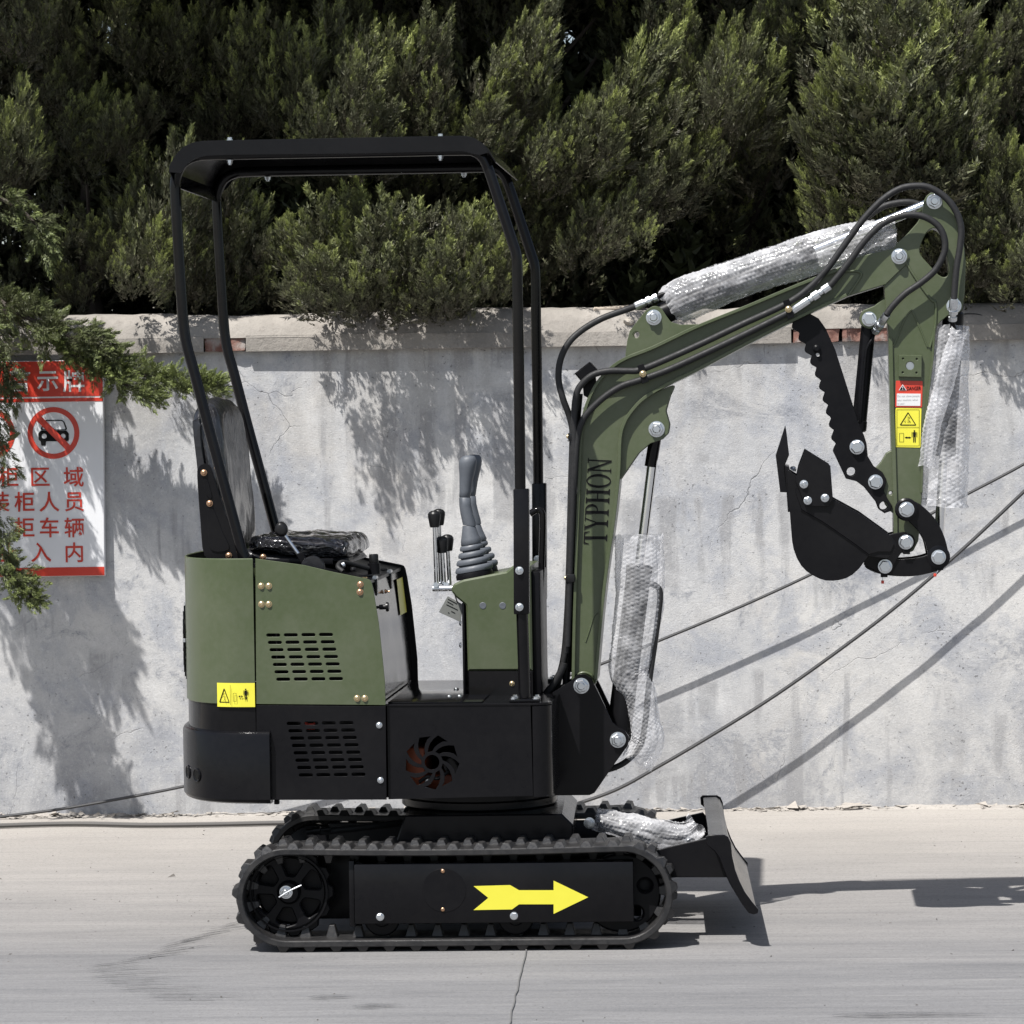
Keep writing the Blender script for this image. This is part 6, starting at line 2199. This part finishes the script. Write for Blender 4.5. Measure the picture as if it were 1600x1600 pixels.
lip = plate('lip', [(1226, 728), (1233, 729), (1240, 770), (1238, 800), (1231, 800)], -BKW + 0.0095, BKW - 0.0095, B, bk, b=0.001)
tooth = [(1227, 665), (1229, 676), (1233, 711), (1226, 728), (1227, 745), (1230, 769.5), (1219, 769), (1212, 712)]
for yt in (-0.135, -0.02, 0.095):
    P_ = to_xz(tooth, -0.135, UF)
    me = slab([P_], yt, yt + 0.042, 0.0015, 30, 'tooth')
    ztip = max(p[1] for p in P_); zr = P_[2][1]
    for v in me.vertices:                 # draw the point in towards its middle
        if v.co.z > zr:
            t = (v.co.z - zr) / (ztip - zr)
            v.co.y = (yt + 0.021) + (v.co.y - yt - 0.021) * (1 - 0.55 * t)
    link('tooth', me, bk, MT)
bolt(1239, 733.5, -0.10, 5, M['zinc'], bk, 'nut', axis=(0.5, -0.3, 0.8))
ear = fillet([(1380, 838), (1395, 834), (1412, 831), (1427, 837), (1431, 849), (1423, 860), (1408, 864), (1398, 880), (1390, 894), (1375, 896), (1352, 884), (1345, 862)], 6, 3)
for y0e, y1e in ((-0.075, -0.060), (0.060, 0.075)):
    link('ear', slab([to_xz(ear, -0.075, UF)], y0e, y1e, 0.0015, 30, 'ear'), bk, B)
bolt(1415.5, 847, -0.075, 10.6, M['zinc'], bk, 'hex')
bolt(1383, 885, -0.10, 10.2, M['zinc'], bk, 'hex')
lathe('pin', [(0.012, 0), (0.012, 0.2)], UF.at(1383, 885, -0.1), (0, 1, 0), MT, bk, UF, 14)
lathe('pin', [(0.012, 0), (0.012, 0.15)], UF.at(1415.5, 847, -0.075), (0, 1, 0), MT, bk, UF, 14)
l1 = smooth_loop([(1403, 793), (1408, 783.5), (1419, 781.5), (1437, 787.5), (1459, 808), (1473, 832), (1481, 859), (1480, 877), (1466, 887), (1454, 880), (1449.5, 864), (1445, 846), (1434, 829), (1416, 811.5), (1406, 805)], 3)
lk = plate('bucket_link', l1, -0.086, -0.070, B, EXC, b=0.002)
link('far_link', slab([to_xz(l1, -0.086, UF)], 0.070, 0.086, 0.002, 30, 'far_link'), lk, B)
lathe('boss', [(0.032, 0.0), (0.032, 0.006), (0.027, 0.009)], UF.at(1416, 796, -0.086), (0, -1, 0), B, lk, UF, 28)
lathe('boss', [(0.032, 0.0), (0.032, 0.004), (0.027, 0.006)], UF.at(1466.5, 870, -0.086), (0, -1, 0), B, lk, UF, 28)
bolt(1416.5, 796, -0.095, 11, M['zinc'], lk, 'hex')
lathe('pin', [(0.013, 0), (0.013, 0.172)], UF.at(1416, 796, -0.086), (0, 1, 0), MT, lk, UF, 14)
l2 = smooth_loop([(1351, 885), (1362, 876.5), (1388, 875), (1425, 873), (1450, 867), (1463, 857), (1476, 860), (1480, 873), (1474, 888), (1455, 895), (1425, 900.5), (1390, 899.5), (1366, 894)], 3)
lk2 = plate('bucket_link', l2, -0.069, -0.054, B, EXC, b=0.002)
link('far_link', slab([to_xz(l2, -0.069, UF)], 0.054, 0.069, 0.002, 30, 'far_link'), lk2, B)
bolt(1466.5, 870.5, -0.093, 10.5, M['zinc'], lk2, 'hex')
lathe('pin', [(0.013, 0), (0.013, 0.172)], UF.at(1466.5, 870.5, -0.086), (0, 1, 0), MT, lk2, UF, 14)
for px, py in ((1417, 863), (1382, 899), (1469, 888)):
    pbox('pin_keeper', px - 6, py - 3, px + 5, py + 3, -0.082, -0.074, MT, EXC, 0.001)
for x0, y0, x1, y1 in ((1379, 903, 1379, 908), (1465, 893, 1461, 897)):
    w_ = ptube('grease_cap', [(x0, y0 - 6), (x0, y0), (x1, y1)], 0.0012, M['zinc'], EXC, y=-0.078, smooth=3, n=6)
    pbox('red_cap', x1 - 2.2, y1 - 1, x1 + 2.4, y1 + 4, -0.082, -0.076, M['red'], w_, 0.001)

# ---- hydraulic thumb
left_edge = smooth_loop([(1308, 703), (1303.5, 672), (1297, 643), (1290, 616), (1281, 587), (1271, 561), (1261, 540), (1250, 520), (1240, 503)], 8, closed=False)
ser = []
acc = 0
for i, p in enumerate(left_edge):
    if i:
        acc += (p - left_edge[i - 1]).length
    nrm = Vector((-0.93, 0.36))
    ser.append(tuple(p + nrm * (6.5 * abs(math.cos(math.pi * acc / 20.5)) ** 1.3)))
th_pts = [(1234, 486.5), (1248, 485.5), (1262, 488), (1279, 497.5), (1290, 513), (1305, 546), (1322, 599), (1341, 659), (1350, 680), (1354, 693), (1356, 713), (1365, 728), (1379, 738), (1385, 749), (1383, 760), (1381, 768), (1388, 781), (1394, 790), (1391, 799), (1382, 802), (1373, 796), (1369, 785), (1350, 761), (1338, 752), (1322, 748), (1315, 733)] + ser + [(1236, 494)]
thumb = plate('thumb', th_pts, -0.046, -0.034, MT, EXC, [circ(1330, 737, 7, 20), circ(1381, 790.5, 6.8, 20), circ(1278, 554, 3.2, 12)], 0.0012)
tag(thumb, 'black serrated hydraulic thumb')
LT = to_xz(th_pts, -0.046, UF)
link('far_plate', slab([LT, to_xz(circ(1330, 737, 7, 20), -0.046, UF), to_xz(circ(1381, 790.5, 6.8, 20), -0.046, UF), to_xz(circ(1278, 554, 3.2, 12), -0.046, UF)], 0.034, 0.046, 0.0012, 30, 'far_plate'), thumb, MT)
box('spacer', *(lambda a, c: (a.x, c.x, -0.034, 0.034, c.z, a.z))(UF.at(1290, 600, -0.03), UF.at(1300, 625, -0.03)), MT, thumb, 0.002)
lathe('stud', [(0.011, 0), (0.011, 0.006), (0.006, 0.010), (0.006, 0.014)], UF.at(1276, 545, -0.046), (0, -1, 0), MT, thumb, UF, 14)
bolt(1339, 698.5, -0.046, 10.6, M['zinc'], thumb, 'hex')
bolt(1368, 753, -0.046, 10.6, M['zinc'], thumb, 'hex')
lathe('pin', [(0.012, 0), (0.012, 0.092)], UF.at(1368, 753, -0.046), (0, 1, 0), MT, thumb, UF, 14)

# ---- hoses
RH = 0.0092
YH = -BFH - 0.008
def hose(pts, r_=RH, y=YH, parent=None):
    return ptube('hydraulic_hose', pts, r_, M['hose'], parent or EXC, y=y, smooth=8, n=12)
def fitting(parent, a, b, y, y2=None):
    A_, B_ = UF.at(a[0], a[1], y), UF.at(b[0], b[1], y if y2 is None else y2)
    L_ = (B_ - A_).length
    return lathe('hose_fitting', [(0.0105, 0), (0.0122, 0.004), (0.0122, L_ * .42), (0.0095, L_ * .45), (0.0095, L_ * .52), (0.0135, L_ * .53), (0.0135, L_ * .68), (0.009, L_ * .7), (0.009, L_ * .78), (0.0125, L_ * .8), (0.0125, L_ * .97), (0.008, L_)], A_, B_ - A_, M['zinc'], parent, UF, 10)


h = hose([(995, 478, -0.02), (975, 485, -0.03), (940, 498, -0.04), (908, 517, -0.05), (887, 538, -0.06), (875, 565, -0.06), (873, 595, -0.06), (880, 624, -0.06), (891, 655, -0.05), (895, 690, -0.05), (893, 800, -0.05), (889, 920, -0.05), (884, 1010, -0.05), (873, 1062, -0.04), (866, 1090, 0.0)])
fitting(h, (992, 479), (1028, 464), -0.02)
ptube('elbow', [(1024, 466, -0.02), (1036, 460, -0.02), (1046, 460, -0.02), (1052, 466, -0.02), (1052, 474, -0.01)], 0.0075, MT, h)
h = hose([(886, 1010, -0.07), (890, 900, -0.07), (894, 800, -0.075), (897, 700, YH), (897, 650, YH), (901, 615, YH), (911, 598, YH), (928, 585, YH), (952, 579.5, YH), (980, 579.5, YH), (1000, 578), (1040, 562), (1100, 535), (1160, 506.5), (1226, 476), (1262, 452), (1290, 423), (1310, 396), (1330, 368), (1352, 339), (1380, 311), (1406, 295), (1430, 290.5), (1452, 293), (1476, 307.5), (1493, 329), (1501.5, 355), (1500, 385), (1494.5, 420), (1491.5, 455), (1490.5, 470)])
fitting(h, (1490.5, 466), (1488, 502), YH, -0.05)
ptube('elbow', [(1488, 500, -0.05), (1489, 510, -0.045), (1492, 518, -0.04)], 0.0075, MT, h)
h = hose([(885, 1020, -0.05), (892, 860, -0.06), (898, 740, YH), (902, 685, YH), (910, 658, YH), (922, 641, YH), (946, 619, YH), (972, 603, YH), (1001, 593.5), (1046, 577), (1100, 552.5), (1160, 524), (1226, 491.5), (1240, 485)])
fitting(h, (1238, 486), (1298, 446), YH)
hose([(1296, 447), (1310, 431), (1328, 408), (1350, 378), (1376, 352), (1401, 339.5), (1425, 335.5), (1447, 340), (1466, 353), (1475.5, 372), (1475.5, 394), (1462, 421), (1440, 441), (1414, 459), (1395, 478), (1385, 492)], parent=h, y=YH - 0.004)
fitting(h, (1386, 491), (1367, 519), YH - 0.004, -0.02)
hose([(1340, 356), (1358, 337), (1380, 323), (1400, 317.5), (1420, 316), (1436, 319.5), (1446, 326, 0.0)], y=0.02)
# bundle down the back of the boom
hose([(896, 660, -0.03), (893, 760, -0.03), (890, 880, -0.03), (887, 960, -0.035), (881, 1030, -0.035), (866, 1080, -0.02)], 0.0105, -0.03)
hose([(900, 640, 0.0), (896, 720, 0.0), (893, 850, 0.0), (890, 950, 0.0), (886, 1040, 0.0), (884, 1075, 0.0)], 0.0105, 0)
hose([(905, 615, 0.03), (897, 720, 0.03), (895, 850, 0.03), (892, 950, 0.03), (889, 1050, 0.03)], 0.0105, 0.03)
hose([(881, 1036, -0.075), (876, 1050, -0.075), (864, 1070, -0.07), (852, 1086, -0.06)], 0.010, -0.075)
for px, py in ((889.5, 682), (886, 903)):
    pbox('hose_tie', px - 2, py - 6, px + 12, py + 7, -0.082, -0.045, M['knob'], EXC, 0.003)
    bolt(px - 2, py, -0.06, 3.2, M['brass'], EXC, 'dome', axis=(-1, 0, 0), name='tie_screw')
for px, py, an in ((1004.5, 584, 0), (1232, 483, 0)):
    pts_ = [(px - 9, py - 13), (px + 1, py - 16), (px + 9, py + 12), (px - 1, py + 16)]
    cl = plate('hose_clamp', pts_, YH - 0.0125, YH - 0.0095, MT, EXC, b=0.0008)
    bolt(px, py, YH - 0.0125, 4.4, M['brass'], cl, 'dome')
# work lamp behind the bend of the boom
lamp = plate('work_lamp', [(897.5, 583.5), (920.5, 565.5), (934.5, 580), (912, 601)], -0.04, 0.04, MT, EXC, b=0.004)
plate('lamp_arm', [(910, 598), (930, 582), (932, 600), (919, 622), (912, 618)], -0.012, 0.0, MT, lamp, b=0.001)

# ------------------------------------------------------------------ bubble wrap
def bubble_wrap(name, stations, label, seed, amp=0.006, open_gap=0.0, pitch=0.0118, flat=1.0, ydir=0.0):
    """sleeve of bubble film round a ram: stations = (px, py, half width px, half depth m, y)"""
    P_ = []
    for s in stations:
        c_ = UF.at(s[0], s[1], s[4])
        P_.append((c_, s[2] * PXM, s[3]))
    C_ = smooth_loop([p[0] for p in P_], 10, closed=False)
    W_ = smooth_loop([Vector((p[1], p[2], 0)) for p in P_], 10, closed=False)
    L_ = [0]
    for i in range(1, len(C_)):
        L_.append(L_[-1] + (C_[i] - C_[i - 1]).length)
    tot = L_[-1]
    ds = 0.0024
    n_u = int(tot / ds)
    circm = 2 * math.pi * sum(math.sqrt((w.x ** 2 + w.y ** 2) / 2) for w in W_) / len(W_)
    n_v = int(circm / 0.0026)
    V = np.zeros((n_u, n_v + 1, 3))
    k = 0
    for i in range(n_u):
        s = tot * i / (n_u - 1)
        while k < len(L_) - 2 and L_[k + 1] < s:
            k += 1
        f = (s - L_[k]) / max(1e-9, L_[k + 1] - L_[k])
        c_ = C_[k].lerp(C_[k + 1], f); w = W_[k].lerp(W_[k + 1], f)
        t_ = (C_[min(k + 1, len(C_) - 1)] - C_[k]).normalized()
        side_ = t_.cross(Vector((0, 1, 0))).normalized()
        for j in range(n_v + 1):
            a = 2 * math.pi * j / n_v
            ca, sa = math.cos(a), math.sin(a)
            nrm = (side_ * (ca / max(w.x, 1e-4)) + Vector((0, -1, 0)) * (sa / max(w.y, 1e-4))).normalized()
            p = c_ + side_ * (w.x * ca) + Vector((0, -1, 0)) * (w.y * sa)
            # folds run along the sleeve, crumples across
            cr = mnoise.noise(Vector((a * 1.1 + seed, s * 5, seed))) * 1.2 + mnoise.noise(Vector((ca * 3 + seed, sa * 3, s * 22))) * 0.7 + abs(mnoise.noise(Vector((ca * 5, sa * 5 + seed, s * 45)))) * 0.6
            ed = min(s, tot - s)
            fl = 1 + 1.4 * max(0, 1 - ed / 0.03)
            # bubbles on a hexagonal grid
            u_, v_ = s, a * circm / (2 * math.pi)
            row = round(v_ / (pitch * 0.866))
            uo = (u_ / pitch - (0.5 if row % 2 else 0))
            du = (uo - round(uo)) * pitch
            dv = v_ - row * pitch * 0.866
            rr_ = math.sqrt(du * du + dv * dv) / (pitch * 0.47)
            bub = math.sqrt(max(0, 1 - rr_ * rr_)) * 0.0026 * max(0.15, 0.75 + 0.9 * mnoise.noise(Vector((round(uo) * 3.137, row * 2.713, seed))))
            q = p + nrm * (cr * amp * fl + bub)
            if ed < 0.02:
                q += t_ * (mnoise.noise(Vector((a * 1.7, seed, s))) * 0.012 * (1 if s > tot / 2 else -1))
            V[i, j] = q
    me_ = grid_mesh(name, V, M['wrap'])
    o = bpy.data.objects.new(name, me_)
    COL.objects.link(o)
    o.matrix_basis = SLEW.copy()
    return tag(o, label, 'bubble wrap', 'bubble wrap sleeves on the rams')


bubble_wrap('bubble_wrap', [(1045, 481, 21, 0.034, 0), (1056, 473, 32, 0.045, 0), (1090, 458, 34, 0.05, 0), (1180, 426, 31, 0.05, 0), (1280, 394, 32, 0.048, 0), (1350, 376, 30, 0.045, 0), (1398, 369, 25, 0.042, 0)],
            'long clear bubble wrap around the ram on top of the boom', 3.3, 0.0045)
bubble_wrap('bubble_wrap', [(998, 836, 38, 0.045, 0), (999, 880, 39, 0.048, 0), (999, 940, 38, 0.05, 0), (993, 990, 37, 0.05, 0), (989, 1012, 35, 0.05, -0.005), (984, 1050, 33, 0.048, -0.005), (999, 1085, 26, 0.045, -0.01), (1007, 1125, 23, 0.042, -0.01), (1012, 1160, 26, 0.036, -0.01), (994, 1192, 24, 0.022, -0.01)],
            'bubble wrap hanging around the lower ram between boom and tracks', 8.1, 0.004)
ARM_WRAP = bubble_wrap('bubble_wrap', [(1486, 509, 24, 0.042, 0), (1484, 530, 30, 0.05, 0), (1481, 580, 33, 0.052, 0), (1479, 650, 36, 0.055, 0), (1478, 720, 36, 0.055, 0), (1478, 765, 35.5, 0.054, 0), (1478, 792, 35, 0.053, 0)],
            'upright bubble wrap around the ram behind the stick', 5.7, 0.006)
fold = bubble_wrap('fold', [(1499, 514, 9, 0.020, -0.045), (1491, 545, 12, 0.022, -0.055), (1476, 600, 14, 0.022, -0.060), (1461, 650, 14, 0.020, -0.060), (1453, 690, 12, 0.016, -0.058), (1449, 730, 9, 0.012, -0.052)], '', 6.6, 0.004)
for k_ in ('label', 'category', 'group'):
    if k_ in fold:
        del fold[k_]
fold.parent = ARM_WRAP
fold.matrix_basis = Matrix.Identity(4)
o = bubble_wrap('bubble_wrap', [(930, 1281, 13, 0.035, -0.06), (950, 1285, 17, 0.045, -0.06), (985, 1293, 19, 0.05, -0.06), (1020, 1301, 21, 0.052, -0.06), (1055, 1307, 20, 0.05, -0.06), (1078, 1303, 17, 0.045, -0.06), (1092, 1293, 16, 0.03, -0.06)],
            'short crumpled bubble wrap lying behind the dozer blade', 1.9, 0.007)
